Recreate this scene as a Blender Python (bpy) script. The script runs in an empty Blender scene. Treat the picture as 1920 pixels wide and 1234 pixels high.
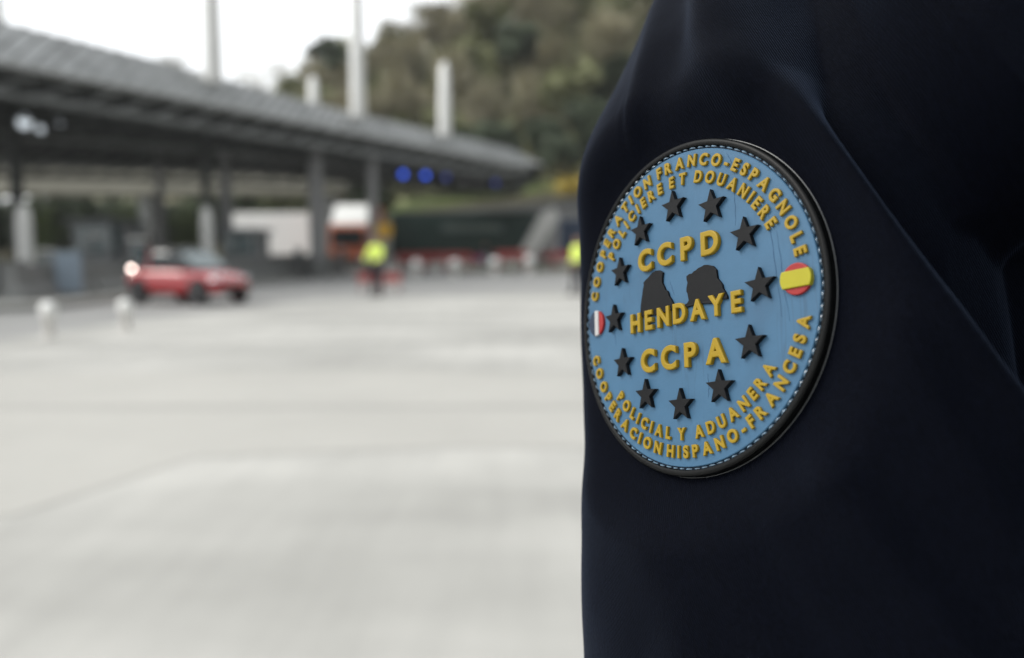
import bpy, bmesh, math, random
from mathutils import Vector, Matrix, noise
from math import sin, cos, pi, radians, sqrt, atan2, exp

# ------------------------------------------------------------------ camera, sky, sun, exposure
scene = bpy.context.scene
COL = scene.collection
rnd = random.Random(7)
PITCH = radians(5.7)
CAMH = 1.35
FPX = 28 / 36 * 1920.0
cam_d = bpy.data.cameras.new("camera")
cam = bpy.data.objects.new("camera", cam_d)
COL.objects.link(cam)
scene.camera = cam
cam.location = (0, 0, CAMH)
cam.rotation_euler = (pi / 2 - PITCH, 0, 0)
cam_d.sensor_width = 36
cam_d.lens = 28
cam_d.clip_start = 0.01
cam_d.clip_end = 3000
cam_d.dof.use_dof = True
cam_d.dof.focus_distance = 0.205
cam_d.dof.aperture_fstop = 7.0

SUN_EL, SUN_AZ = radians(40), radians(-92)      # azimuth from +Y towards +X: high on the left, a little behind the camera
world = bpy.data.worlds.new("World")
scene.world = world
world.use_nodes = True
wn, wl = world.node_tree.nodes, world.node_tree.links
wn.clear()
w_out = wn.new('ShaderNodeOutputWorld')
w_bg = wn.new('ShaderNodeBackground')
w_bg.inputs['Strength'].default_value = 0.1
sky = wn.new('ShaderNodeTexSky')
sky.sky_type = 'NISHITA'
sky.sun_disc = False
sky.sun_elevation = SUN_EL
sky.sun_rotation = SUN_AZ
tc = wn.new('ShaderNodeTexCoord')
nz = wn.new('ShaderNodeTexNoise')
nz.inputs['Scale'].default_value = 2.2
nz.inputs['Detail'].default_value = 5
wl.new(tc.outputs['Generated'], nz.inputs['Vector'])
# thick white cloud, brighter ahead and to the left, dimmed behind on the right to keep the sleeve dark
dotn = wn.new('ShaderNodeVectorMath'); dotn.operation = 'DOT_PRODUCT'
dotn.inputs[1].default_value = Vector((-0.88, 0.30, 0.34)).normalized()
wl.new(tc.outputs['Generated'], dotn.inputs[0])
mr = wn.new('ShaderNodeMapRange')
mr.inputs['From Min'].default_value = -0.6
mr.inputs['From Max'].default_value = 0.5
mr.inputs['To Min'].default_value = 1.6
mr.inputs['To Max'].default_value = 15.5
wl.new(dotn.outputs['Value'], mr.inputs['Value'])
mr2 = wn.new('ShaderNodeMapRange')
mr2.inputs['From Min'].default_value = 0.3
mr2.inputs['From Max'].default_value = 0.7
mr2.inputs['To Min'].default_value = 0.86
mr2.inputs['To Max'].default_value = 1.1
wl.new(nz.outputs['Fac'], mr2.inputs['Value'])
mul = wn.new('ShaderNodeMath'); mul.operation = 'MULTIPLY'
wl.new(mr.outputs['Result'], mul.inputs[0]); wl.new(mr2.outputs['Result'], mul.inputs[1])
tint = wn.new('ShaderNodeVectorMath'); tint.operation = 'SCALE'
tint.inputs[0].default_value = (0.965, 0.985, 1.0)
wl.new(mul.outputs[0], tint.inputs['Scale'])
mixw = wn.new('ShaderNodeMixRGB')
mixw.inputs['Fac'].default_value = 0.9
wl.new(sky.outputs['Color'], mixw.inputs['Color1'])
wl.new(tint.outputs['Vector'], mixw.inputs['Color2'])
wl.new(mixw.outputs['Color'], w_bg.inputs['Color'])
wl.new(w_bg.outputs['Background'], w_out.inputs['Surface'])

sun_d = bpy.data.lights.new("sun", 'SUN')
sun_d.energy = 2.2      # soft sun through thin cloud
sun_d.angle = radians(30)
sun_d.color = (1.0, 0.96, 0.9)
sun = bpy.data.objects.new("sun", sun_d)
COL.objects.link(sun)
sd = Vector((sin(SUN_AZ) * cos(SUN_EL), cos(SUN_AZ) * cos(SUN_EL), sin(SUN_EL)))
sun.rotation_euler = sd.to_track_quat('Z', 'Y').to_euler()
scene.view_settings.view_transform = 'Standard'
scene.view_settings.look = 'None'
scene.view_settings.exposure = 0.28
scene.view_settings.gamma = 1.0
scene.cycles.use_denoising = True
scene.cycles.max_bounces = 6


# ------------------------------------------------------------------ helpers
def P(px, py, D):
    """world point on the ray of photo pixel (1920x1234) at forward distance D"""
    x, y = (px - 960) / FPX, (py - 617) / FPX
    d = Vector((x, cos(PITCH) - y * sin(PITCH), -sin(PITCH) - y * cos(PITCH)))
    s = D / d.y
    return Vector((d.x * s, D, CAMH + d.z * s))


def cam2world(c):
    return Vector((c[0], c[2] * cos(PITCH) - c[1] * sin(PITCH), CAMH - c[2] * sin(PITCH) - c[1] * cos(PITCH)))


def sm(a, b, x):
    t = max(0.0, min(1.0, (x - a) / (b - a)))
    return t * t * (3 - 2 * t)


def lerp_tab(tab, x):
    if x <= tab[0][0]:
        return tab[0][1]
    for (x0, y0), (x1, y1) in zip(tab, tab[1:]):
        if x <= x1:
            t = (x - x0) / (x1 - x0)
            return y0 + (y1 - y0) * t
    return tab[-1][1]


def mat(name, col, rough=0.7, var=0.12, scale=4.0, bump=0.0, bscale=60.0, metallic=0.0, spec=0.5, emit=None, estr=1.0,
        coat=0.0, sheen=0.0, alpha_trans=0.0, col2=None):
    m = bpy.data.materials.new(name)
    m.use_nodes = True
    n, l = m.node_tree.nodes, m.node_tree.links
    b = n['Principled BSDF']
    b.inputs['Roughness'].default_value = rough
    b.inputs['Metallic'].default_value = metallic
    b.inputs['Specular IOR Level'].default_value = spec
    b.inputs['Coat Weight'].default_value = coat
    b.inputs['Sheen Weight'].default_value = sheen
    b.inputs['Transmission Weight'].default_value = alpha_trans
    t = n.new('ShaderNodeTexCoord')
    z = n.new('ShaderNodeTexNoise')
    z.inputs['Scale'].default_value = scale
    z.inputs['Detail'].default_value = 6
    z.inputs['Roughness'].default_value = 0.6
    l.new(t.outputs['Object'], z.inputs['Vector'])
    r = n.new('ShaderNodeValToRGB')
    c2 = col2 or tuple(c * (1 + var) for c in col)
    r.color_ramp.elements[0].position = 0.3
    r.color_ramp.elements[1].position = 0.7
    r.color_ramp.elements[0].color = tuple(c * (1 - var) for c in col) + (1,)
    r.color_ramp.elements[1].color = tuple(c2) + (1,)
    l.new(z.outputs['Fac'], r.inputs['Fac'])
    l.new(r.outputs['Color'], b.inputs['Base Color'])
    if bump:
        z2 = n.new('ShaderNodeTexNoise')
        z2.inputs['Scale'].default_value = bscale
        z2.inputs['Detail'].default_value = 4
        l.new(t.outputs['Object'], z2.inputs['Vector'])
        bp = n.new('ShaderNodeBump')
        bp.inputs['Strength'].default_value = bump
        bp.inputs['Distance'].default_value = 0.01
        l.new(z2.outputs['Fac'], bp.inputs['Height'])
        l.new(bp.outputs['Normal'], b.inputs['Normal'])
    if emit:
        b.inputs['Emission Color'].default_value = emit + (1,)
        b.inputs['Emission Strength'].default_value = estr
    return m


def link(name, me, material=None, parent=None, smooth=False):
    if material is not None:
        me.materials.clear()
        me.materials.append(material)
    o = bpy.data.objects.new(name, me)
    COL.objects.link(o)
    if parent is not None:
        o.parent = parent
    if smooth:
        me.polygons.foreach_set('use_smooth', [True] * len(me.polygons))
    return o


def tag(o, label=None, cat=None, group=None, kind=None):
    if label: o['label'] = label
    if cat: o['category'] = cat
    if group: o['group'] = group
    if kind: o['kind'] = kind
    return o


def thing(name, label, cat, loc=(0, 0, 0), rz=0.0, group=None):
    o = bpy.data.objects.new(name, None)
    COL.objects.link(o)
    o.location = loc
    o.rotation_euler = (0, 0, rz)
    return tag(o, label, cat, group)


def dup(root, loc, rz=0.0, label=None, group=None, scale=None):
    r = root.copy()
    COL.objects.link(r)
    r.location = loc
    r.rotation_euler = (0, 0, rz)
    if scale is not None:
        r.scale = scale if hasattr(scale, '__len__') else (scale,) * 3
    if label: r['label'] = label
    if group: r['group'] = group
    for ch in list(root.children):
        c = ch.copy(); COL.objects.link(c); c.parent = r
        for g in list(ch.children):
            d = g.copy(); COL.objects.link(d); d.parent = c
    return r


class MB:
    def __init__(s):
        s.v, s.f = [], []

    def add(s, vs, fs):
        n = len(s.v)
        s.v += [tuple(v) for v in vs]
        s.f += [tuple(i + n for i in f) for f in fs]
        return s

    def box(s, c, d, rz=0.0, bev=0.0, taper=1.0):
        x, y, z = d[0] / 2, d[1] / 2, d[2] / 2
        b = min(bev, x * .9, y * .9, z * .9)
        ring = lambda k, zz, t=1.0: [((sx * (x - (0 if i else k))) * t, (sy * (y - (k if i else 0))) * t, zz) for sx, sy, i in
                                     ((1, -1, 0), (1, -1, 1), (1, 1, 1), (1, 1, 0), (-1, 1, 0), (-1, 1, 1), (-1, -1, 1), (-1, -1, 0))]
        if b > 0:
            levels = [[(p[0] * (x - b) / x, p[1] * (y - b) / y, -z) for p in ring(b, 0)], ring(b, -z + b), ring(b, z - b, taper),
                      [(p[0] * (x - b) / x * taper, p[1] * (y - b) / y * taper, z) for p in ring(b, 0)]]
            k = 8
        else:
            levels = [[(sx * x * t, sy * y * t, zz) for sx, sy in ((-1, -1), (1, -1), (1, 1), (-1, 1))] for zz, t in ((-z, 1), (z, taper))]
            k = 4
        cr, sr = cos(rz), sin(rz)
        vs = [(c[0] + p[0] * cr - p[1] * sr, c[1] + p[0] * sr + p[1] * cr, c[2] + p[2]) for L in levels for p in L]
        fs = [(j * k + i, j * k + (i + 1) % k, (j + 1) * k + (i + 1) % k, (j + 1) * k + i) for j in range(len(levels) - 1) for i in range(k)]
        fs += [tuple(reversed(range(k))), tuple((len(levels) - 1) * k + i for i in range(k))]
        return s.add(vs, fs)

    def tube(s, a, b, r0, r1=None, n=10):
        a, b = Vector(a), Vector(b)
        r1 = r0 if r1 is None else r1
        d = (b - a).normalized()
        u = d.cross(Vector((0, 0, 1)))
        u = u.normalized() if u.length > 1e-4 else Vector((1, 0, 0))
        w = d.cross(u)
        vs = [a + (u * cos(2 * pi * i / n) + w * sin(2 * pi * i / n)) * r0 for i in range(n)] + \
             [b + (u * cos(2 * pi * i / n) + w * sin(2 * pi * i / n)) * r1 for i in range(n)]
        fs = [(i, (i + 1) % n, n + (i + 1) % n, n + i) for i in range(n)] + [tuple(reversed(range(n))), tuple(range(n, 2 * n))]
        return s.add(vs, fs)

    def lathe(s, c, prof, n=20, axis='z'):
        vs = []
        for r, h in prof:
            for i in range(n):
                a = 2 * pi * i / n
                p = (r * cos(a), r * sin(a), h) if axis == 'z' else (r * cos(a), h, r * sin(a))
                vs.append((c[0] + p[0], c[1] + p[1], c[2] + p[2]))
        fs = [(j * n + i, j * n + (i + 1) % n, (j + 1) * n + (i + 1) % n, (j + 1) * n + i) for j in range(len(prof) - 1) for i in range(n)]
        fs += [tuple(range(n)), tuple((len(prof) - 1) * n + i for i in range(n))]
        return s.add(vs, fs)

    def loft(s, rings, caps=True):
        k = len(rings[0])
        vs = [p for R in rings for p in R]
        fs = [(j * k + i, j * k + (i + 1) % k, (j + 1) * k + (i + 1) % k, (j + 1) * k + i) for j in range(len(rings) - 1) for i in range(k)]
        if caps:
            fs += [tuple(reversed(range(k))), tuple((len(rings) - 1) * k + i for i in range(k))]
        return s.add(vs, fs)

    def prism(s, poly, axis_fn, h0, h1):
        """poly of (a,b); axis_fn(a,b,h)->xyz"""
        k = len(poly)
        vs = [axis_fn(a, b, h0) for a, b in poly] + [axis_fn(a, b, h1) for a, b in poly]
        fs = [(i, (i + 1) % k, k + (i + 1) % k, k + i) for i in range(k)] + [tuple(reversed(range(k))), tuple(range(k, 2 * k))]
        return s.add(vs, fs)

    def build(s, name, material, parent=None, smooth=False):
        me = bpy.data.meshes.new(name)
        me.from_pydata(s.v, [], s.f)
        bm = bmesh.new(); bm.from_mesh(me)
        bmesh.ops.recalc_face_normals(bm, faces=bm.faces)
        bm.to_mesh(me); bm.free()
        me.update()
        o = link(name, me, material, parent, smooth)
        if smooth:
            me.set_sharp_from_angle(angle=radians(40))
        return o


def eval_mesh(ob):
    """evaluate an unlinked-from-final helper object into a mesh and drop the helper"""
    dg = bpy.context.evaluated_depsgraph_get()
    dg.update()
    me = bpy.data.meshes.new_from_object(ob.evaluated_get(dg))
    bpy.data.objects.remove(ob, do_unlink=True)
    return me


def skin_mesh(name, pts, edges, sub=2):
    """pts: (xyz, rx, ry) ; grows a continuous limb surface"""
    me = bpy.data.meshes.new(name)
    me.from_pydata([p[0] for p in pts], edges, [])
    ob = bpy.data.objects.new(name, me)
    COL.objects.link(ob)
    ob.modifiers.new('skin', 'SKIN')
    sk = me.skin_vertices[0].data
    for i, p in enumerate(pts):
        sk[i].radius = (p[1], p[2])
        sk[i].use_root = (i == 0)
    m = ob.modifiers.new('sub', 'SUBSURF'); m.levels = sub; m.render_levels = sub
    out = eval_mesh(ob)
    out.polygons.foreach_set('use_smooth', [True] * len(out.polygons))
    return out


# ------------------------------------------------------------------ materials
def concrete_mat():
    m = mat('concrete_apron', (0.445, 0.44, 0.412), rough=0.92, var=0.08, scale=0.35, bump=0.25, bscale=25)
    n, l = m.node_tree.nodes, m.node_tree.links
    b = n['Principled BSDF']
    src = b.inputs['Base Color'].links[0].from_socket
    t = n.new('ShaderNodeTexCoord')
    mp = n.new('ShaderNodeMapping')
    mp.inputs['Rotation'].default_value = (0, 0, radians(12))
    mp.inputs['Scale'].default_value = (0.16, 0.34, 1)
    l.new(t.outputs['Object'], mp.inputs['Vector'])
    z = n.new('ShaderNodeTexNoise'); z.inputs['Scale'].default_value = 1.6; z.inputs['Detail'].default_value = 7
    l.new(mp.outputs['Vector'], z.inputs['Vector'])
    r = n.new('ShaderNodeMapRange')
    r.inputs['From Min'].default_value = 0.35; r.inputs['From Max'].default_value = 0.68
    r.inputs['To Min'].default_value = 0.68; r.inputs['To Max'].default_value = 1.10
    l.new(z.outputs['Fac'], r.inputs['Value'])
    z3 = n.new('ShaderNodeTexNoise'); z3.inputs['Scale'].default_value = 2.2; z3.inputs['Detail'].default_value = 8
    mp3 = n.new('ShaderNodeMapping'); mp3.inputs['Rotation'].default_value = (0, 0, radians(-24)); mp3.inputs['Scale'].default_value = (2.4, .3, 1)
    l.new(t.outputs['Object'], mp3.inputs['Vector']); l.new(mp3.outputs['Vector'], z3.inputs['Vector'])
    r3 = n.new('ShaderNodeMapRange')
    r3.inputs['From Min'].default_value = 0.3; r3.inputs['From Max'].default_value = 0.7
    r3.inputs['To Min'].default_value = 0.93; r3.inputs['To Max'].default_value = 1.05
    l.new(z3.outputs['Fac'], r3.inputs['Value'])
    mm = n.new('ShaderNodeMath'); mm.operation = 'MULTIPLY'
    l.new(r.outputs['Result'], mm.inputs[0]); l.new(r3.outputs['Result'], mm.inputs[1])
    vm = n.new('ShaderNodeVectorMath'); vm.operation = 'SCALE'
    l.new(src, vm.inputs[0]); l.new(mm.outputs[0], vm.inputs['Scale'])
    l.new(vm.outputs['Vector'], b.inputs['Base Color'])
    return m


M = dict(
    concrete=concrete_mat(),
    asphalt=mat('worn_asphalt', (0.27, 0.27, 0.262), rough=0.9, var=0.12, scale=0.8, bump=0.3, bscale=40),
    earth=mat('grey_ground', (0.22, 0.22, 0.20), rough=0.95, var=0.15, scale=0.2),
    white=mat('white_paint', (0.9, 0.9, 0.87), rough=0.45, var=0.05, scale=3),
    postwhite=mat('dirty_white_paint', (0.84, 0.84, 0.81), rough=0.6, var=0.12, scale=3),
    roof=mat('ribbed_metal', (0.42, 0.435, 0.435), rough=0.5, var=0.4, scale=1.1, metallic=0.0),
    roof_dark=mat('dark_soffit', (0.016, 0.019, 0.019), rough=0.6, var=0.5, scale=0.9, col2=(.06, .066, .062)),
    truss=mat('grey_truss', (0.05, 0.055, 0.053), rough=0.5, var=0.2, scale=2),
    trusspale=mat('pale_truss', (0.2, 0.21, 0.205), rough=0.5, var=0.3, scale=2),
    column=mat('grey_column', (0.30, 0.30, 0.30), rough=0.6, var=0.1, scale=2),
    kerb=mat('kerb_concrete', (0.30, 0.30, 0.28), rough=0.9, var=0.15, scale=2, bump=.2),
    jersey=mat('stained_concrete', (0.2, 0.205, 0.2), rough=0.9, var=0.2, scale=2, bump=.2),
    beige=mat('viaduct_concrete', (0.26, 0.25, 0.205), rough=0.9, var=0.1, scale=.3),
    grass=mat('verge_grass', (0.055, 0.075, 0.012), rough=0.9, var=0.4, scale=.6, bump=.5, bscale=8),
    hill=mat('hill_soil', (0.14, 0.13, 0.08), rough=1.0, var=0.4, scale=.2),
    yellowbush=mat('yellow_leaves', (0.42, 0.32, 0.06), rough=0.8, var=0.3, scale=1),
    brown=mat('bare_twigs', (0.31, 0.285, 0.19), rough=0.9, var=0.25, scale=.3),
    olive=mat('olive_leaves', (0.19, 0.20, 0.095), rough=0.8, var=0.35, scale=.3),
    ever=mat('evergreen_leaves', (0.05, 0.07, 0.036), rough=0.8, var=0.4, scale=.3),
    bark=mat('bark', (0.11, 0.09, 0.07), rough=0.95, var=0.3, scale=3, bump=.5),
    glass=mat('dark_glass', (0.02, 0.028, 0.03), rough=0.08, var=0.05, spec=0.6),
    paleglass=mat('windscreen_glass', (0.09, 0.14, 0.15), rough=0.06, var=0.05, spec=0.9),
    redpaint=mat('red_car_paint', (0.38, 0.008, 0.014), rough=0.25, var=0.03, coat=1.0),
    black=mat('black_plastic', (0.02, 0.02, 0.021), rough=0.5, var=0.1),
    tyre=mat('tyre_rubber', (0.018, 0.018, 0.018), rough=0.85, var=0.1),
    alloy=mat('wheel_alloy', (0.16, 0.16, 0.17), rough=0.35, var=0.05, metallic=0.6),
    taillamp=mat('tail_lamp', (0.5, 0.05, 0.04), rough=0.1, var=0.05, emit=(1.0, 0.82, 0.74), estr=12),  # pale glow put in for the glare glints on the car's rear
    headlamp=mat('head_lamp', (0.7, 0.72, 0.75), rough=0.08, var=0.02),
    hivis=mat('hi_vis_fabric', (0.78, 0.95, 0.16), rough=0.7, var=0.05, scale=8),
    reflect=mat('reflective_tape', (0.6, 0.62, 0.62), rough=0.3, var=0.03),
    darkcloth=mat('dark_trousers', (0.02, 0.02, 0.028), rough=0.9, var=0.15, scale=8),
    bluecloth=mat('pale_blue_cloth', (0.30, 0.36, 0.42), rough=0.9, var=0.15, scale=8),
    skin=mat('skin', (0.52, 0.31, 0.22), rough=0.5, var=0.06, scale=30),
    hair=mat('dark_hair', (0.03, 0.022, 0.018), rough=0.6, var=0.2, scale=60),
    redplastic=mat('red_barrier_plastic', (0.36, 0.05, 0.045), rough=0.45, var=0.08),
    whiteplastic=mat('white_barrier_plastic', (0.68, 0.66, 0.62), rough=0.45, var=0.05),
    orange=mat('orange_lorry_paint', (0.5, 0.14, 0.07), rough=0.35, var=0.05),
    lorrywhite=mat('white_lorry_paint', (0.8, 0.8, 0.77), rough=0.4, var=0.03),
    green=mat('dark_green_curtain', (0.007, 0.028, 0.022), rough=0.6, var=0.2, scale=1),
    faded=mat('faded_print', (0.10, 0.13, 0.12), rough=0.6, var=0.3, scale=2),
    navytruck=mat('navy_lorry_paint', (0.012, 0.03, 0.07), rough=0.4, var=0.1),
    signyellow=mat('sign_yellow', (0.6, 0.34, 0.03), rough=0.5, var=0.05),
    bluelamp=mat('blue_signal_lens', (0.02, 0.06, 0.5), rough=0.3, var=0.05, emit=(0.03, 0.11, 0.75), estr=1.9),
    dimblue=mat('dim_blue_signal_lens', (0.02, 0.04, 0.25), rough=0.3, var=0.05, emit=(0.035, 0.06, 0.3), estr=0.7),
    offlamp=mat('unlit_signal_lens', (0.15, 0.15, 0.15), rough=0.3, var=0.05),
    lamp=mat('lit_flood_lens', (0.8, 0.85, 0.9), rough=0.3, var=0.02, emit=(0.8, 0.88, 0.95), estr=.6),  # glow put in for bright glints on the canopy underside
    booth=mat('booth_panel', (0.19, 0.20, 0.205), rough=0.5, var=0.1, scale=2),
    boothglass=mat('booth_glass', (0.12, 0.16, 0.165), rough=0.1, var=0.1, spec=0.7),
)


# ------------------------------------------------------------------ ground, road
def sheet(name, poly, z, m, n=1):
    me = bpy.data.meshes.new(name)
    me.from_pydata([(x, y, z) for x, y in poly], [], [tuple(range(len(poly)))])
    o = link(name, me, m)
    return tag(o, kind='structure')


sheet('ground', [(-700, -60), (700, -60), (700, 900), (-700, 900)], -0.02, M['earth'])
sheet('road', [(-60, 9), (-7.1, 10.9), (-7.1, 14.9), (-5.2, 21.0), (2.3, 25.6), (40, 37), (60, 60), (-60, 62)], -0.008, M['asphalt'])
sheet('concrete_apron', [(-60, -30), (60, -30), (60, 42.5), (40, 37), (2.3, 25.8), (-5.2, 21.2), (-7.2, 15.0), (-7.6, 11.0), (-60, -3)], 0.0, M['concrete'])


def hill_z(x, y):
    ridge = lerp_tab([(-120, 3), (-75, 6), (-45, 10), (-34, 11), (-29, 13), (-26, 20), (-20, 23), (-10, 28), (5, 36), (20, 42), (60, 48), (150, 50)], x)
    base = 4.6 * sm(-15, -9, x) + 0.14 * max(0, min(12, x + 8))
    t = sm(68, 118, y)
    z = base * sm(63, 66.3, y + 3) + (ridge - base) * t + 6 * sm(118, 260, y)
    z += noise.noise(Vector((x * 0.06, y * 0.06, 0))) * 2.5 * t
    return z


mb = MB()
nx, ny = 90, 60
for j in range(ny + 1):
    yy = 66.4 + (max(j - 1, 0) / ny) ** 1.5 * 300 - (.02 if j == 0 else 0)
    for i in range(nx + 1):
        xx = -150 + 330 * i / nx
        mb.v.append((xx, yy, -.3 if j == 0 else hill_z(xx, yy) - (0.3 if xx < -15 and yy < 80 else 0)))
for j in range(ny):
    for i in range(nx):
        a = j * (nx + 1) + i
        mb.f.append((a, a + 1, a + nx + 2, a + nx + 1))
tag(mb.build('hill', M['hill'], smooth=True), kind='structure')
# grass verge strip on the shelf behind the retaining wall
mb = MB()
for i in range(41):
    xx = -13 + 38 * i / 40
    for j in range(4):
        yy = 66.6 + 1.6 * j
        mb.v.append((xx, yy, hill_z(xx, yy) + 0.05 + 0.32 * j))
for i in range(40):
    for j in range(3):
        a = i * 4 + j
        mb.f.append((a, a + 1, a + 5, a + 4))
tag(mb.build('grass_verge', M['grass']), kind='structure')
# low grass verge beyond the right bollards
mb = MB()
mb.v = [(-4.0, 49, .03), (12, 46, .03), (30, 58, .03), (-3, 60, .03)]
mb.f = [(0, 1, 2, 3)]
tag(mb.build('grass_patch', mat('dry_grass', (0.15, 0.15, 0.09), var=.25, scale=.7, rough=.95)), kind='structure')

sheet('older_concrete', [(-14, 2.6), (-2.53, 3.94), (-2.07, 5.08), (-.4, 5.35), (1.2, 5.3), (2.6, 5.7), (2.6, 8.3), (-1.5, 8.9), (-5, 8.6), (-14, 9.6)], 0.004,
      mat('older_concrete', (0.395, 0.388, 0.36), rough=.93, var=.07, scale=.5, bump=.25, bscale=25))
sheet('tar_joint', [(-30, 10.12), (2.8, 11.6), (2.8, 11.64), (-30, 10.17)], 0.005, mat('tar_joint', (.12, .12, .115), rough=.9))
sheet('tar_joint', [(-30, 6.5), (2.8, 6.75), (2.8, 6.775), (-30, 6.53)], 0.0085, M['asphalt'])
sheet('tar_joint', [(-5.9, 9.0), (-5.87, 9.0), (-1.2, 26), (-1.24, 26)], 0.0095, M['asphalt'])

# ------------------------------------------------------------------ retaining wall and overpass
w = thing('retaining_wall', 'long pale grey concrete retaining wall at the foot of the wooded hill', 'wall', (0, 66, 0))
mb = MB()
pts = [(-15, 2.8), (-9, 4.2), (0, 5.0), (5.6, 5.7), (14, 6.5), (30, 8)]
for (x0, z0), (x1, z1) in zip(pts, pts[1:]):
    mb.add([(x0, -.3, -.1), (x1, -.3, -.1), (x1, -.1, z1), (x0, -.1, z0), (x0, .3, -.1), (x1, .3, -.1), (x1, .3, z1), (x0, .3, z0)],
           [(0, 1, 2, 3), (7, 6, 5, 4), (3, 2, 6, 7)])
mb.build('wall', mat('retaining_concrete', (.2, .2, .195), var=.15, scale=.5, rough=.9), w)
mb = MB()
for (x0, z0), (x1, z1) in zip(pts, pts[1:]):
    mb.add([(x0, -.5, z0 - .35), (x1, -.5, z1 - .35), (x1, -.5, z1), (x0, -.5, z0), (x0, .4, z0 - .35), (x1, .4, z1 - .35), (x1, .4, z1 + .02), (x0, .4, z0 + .02)],
           [(0, 1, 2, 3), (7, 6, 5, 4), (3, 2, 6, 7), (0, 4, 5, 1)])
mb.build('coping', mat('pale_coping', (.17, .17, .16), var=.08, scale=1, rough=.9), w)

ov = thing('overpass', 'beige concrete overpass deck behind the toll canopy', 'bridge', (0, 76, 0))
mb = MB()
mb.box((-45, 0, 7.6), (64, 5, 2.4), bev=.1)
mb.build('deck', M['beige'], ov)
MB().box((-45, -2.6, 9.15), (64, .25, .7), bev=.03).build('parapet', M['beige'], ov)
for x in (-70, -52, -34, -17):
    MB().box((x, 0, 3.15), (1.2, 3.2, 6.5), bev=.15).build('pier', M['jersey'], ov)

# ------------------------------------------------------------------ toll canopy
ca = thing('toll_canopy', 'long dark toll plaza canopy with ribbed grey metal edge and white masts', 'canopy', (0, 0, 0))
A = Vector((-15.6, 24.3)); B = Vector((2.3, 58.0))
dirn = (B - A).normalized()
L0 = -16.0; L1 = (B - A).length
back = [(-45, 36), (-27, 42), (-12.5, 47.5), (-7.5, 52.5), (-1.5, 59.5), (1.8, 59.4)]


def backpt(t):
    """back edge point for a fraction of the length"""
    s = t * (len(back) - 1)
    i = min(int(s), len(back) - 2)
    u = s - i
    return Vector(back[i]).lerp(Vector(back[i + 1]), u)


nseg = 340
top, lip, under, mid = [], [], [], []
NR = nseg
inward = Vector((-dirn.y, dirn.x))
for i in range(NR + 1):
    t = i / NR
    p = A + dirn * (L0 + (L1 - L0) * t)
    q = backpt(t)
    tip = sm(1.0, 0.9, t)
    lip.append((p.x, p.y, 7.35 - .42 * tip))
    c = p + (q - p) * 0.08 + inward * 0.3
    top.append((c.x, c.y, 7.55 + .55 * tip + .5 * sm(.62, .22, t)))
    m_ = p.lerp(q, .5)
    mid.append((m_.x, m_.y, 7.65 + .6 * tip + .4 * sm(.62, .22, t)))
    under.append((q.x, q.y, 6.25 - .62 * tip))
# ribbed edge: alternating ribs along the length, modelled as raised standing seams
mb = MB()
for i in range(NR):
    a, b_, c, d = Vector(lip[i]), Vector(lip[i + 1]), Vector(top[i + 1]), Vector(top[i])
    mb.add([a, b_, c, d], [(0, 1, 2, 3)])
edge = mb.build('roof_edge', M['roof'], ca)
mb = MB()
for i in range(0, NR - 9, 4):
    a, d = Vector(lip[i]), Vector(top[i + 5])
    e = Vector(mid[min(i + 9, NR)])
    mb.tube(a, d, .065, .065, 6); mb.tube(d, e, .06, .06, 6)
mb.build('standing_seam', mat('seam_metal', (.24, .25, .25), rough=.5), ca)
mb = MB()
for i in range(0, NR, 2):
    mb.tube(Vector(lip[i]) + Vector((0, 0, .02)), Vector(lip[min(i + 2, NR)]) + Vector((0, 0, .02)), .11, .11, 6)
mb.build('gutter', mat('pale_gutter', (.42, .43, .42), rough=.5), ca)  # pale tube added to draw the highlight along the lower lip
mb = MB()
for i in range(NR):
    mb.add([top[i], top[i + 1], mid[i + 1], mid[i]], [(0, 1, 2, 3)])
    q0, q1 = Vector(under[i]), Vector(under[i + 1])
    mb.add([mid[i], mid[i + 1], q1 + Vector((0, 0, .5)), q0 + Vector((0, 0, .5))], [(0, 1, 2, 3)])
mb.build('roof', M['roof'], ca)
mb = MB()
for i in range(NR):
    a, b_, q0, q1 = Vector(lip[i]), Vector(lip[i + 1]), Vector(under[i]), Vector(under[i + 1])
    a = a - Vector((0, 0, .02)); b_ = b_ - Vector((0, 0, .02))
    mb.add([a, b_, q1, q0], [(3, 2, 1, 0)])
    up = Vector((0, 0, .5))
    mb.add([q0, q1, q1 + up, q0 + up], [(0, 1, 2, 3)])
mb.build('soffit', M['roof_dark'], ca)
for k, tt in enumerate((.02, .12, .25, .36, .46, .56, .66, .76, .88)):
    mb = MB()
    r_ = random.Random(k)
    prev = None
    for i in range(0, NR - 12, 9):
        p = Vector(lip[i]).lerp(Vector(under[i]), tt) - Vector((0, 0, .12))
        low = p - Vector((0, 0, (.62 + .25 * (k % 3 == 1)) * sm(1.0, .8, i / NR) + .1))
        if prev:
            w3 = .13 if k % 3 == 0 else .07
            mb.tube(prev[0], p, .05, .05, 5); mb.tube(prev[1], low, w3, w3, 5); mb.tube(prev[1], p, w3 * .7, w3 * .7, 4)
        mb.tube(p, low, .03, .03, 4)
        prev = (p, low)
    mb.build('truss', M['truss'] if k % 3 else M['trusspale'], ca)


def front_at(px, frac=0.0, D0=None):
    """point on the canopy line at fraction frac of its depth seen in photo column px"""
    best = None
    for i in range(NR + 1):
        p = Vector(lip[i]).lerp(Vector(under[i]), frac)
        e = abs(p.x / p.y - (px - 960) / FPX)
        if best is None or e < best[0]:
            best = (e, p)
    return best[1]


def mast(p, zb, zt, r=.36):
    mb = MB()
    mb.lathe((p.x, p.y, 0), [(r * .85, zb), (r, zb + .25), (r * .92, (zb + zt) / 2), (r * .74, zt - .4), (r * .5, zt - .1), (r * .2, zt)], 16)
    mb.build('mast', M['white'], ca, smooth=True)


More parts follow.
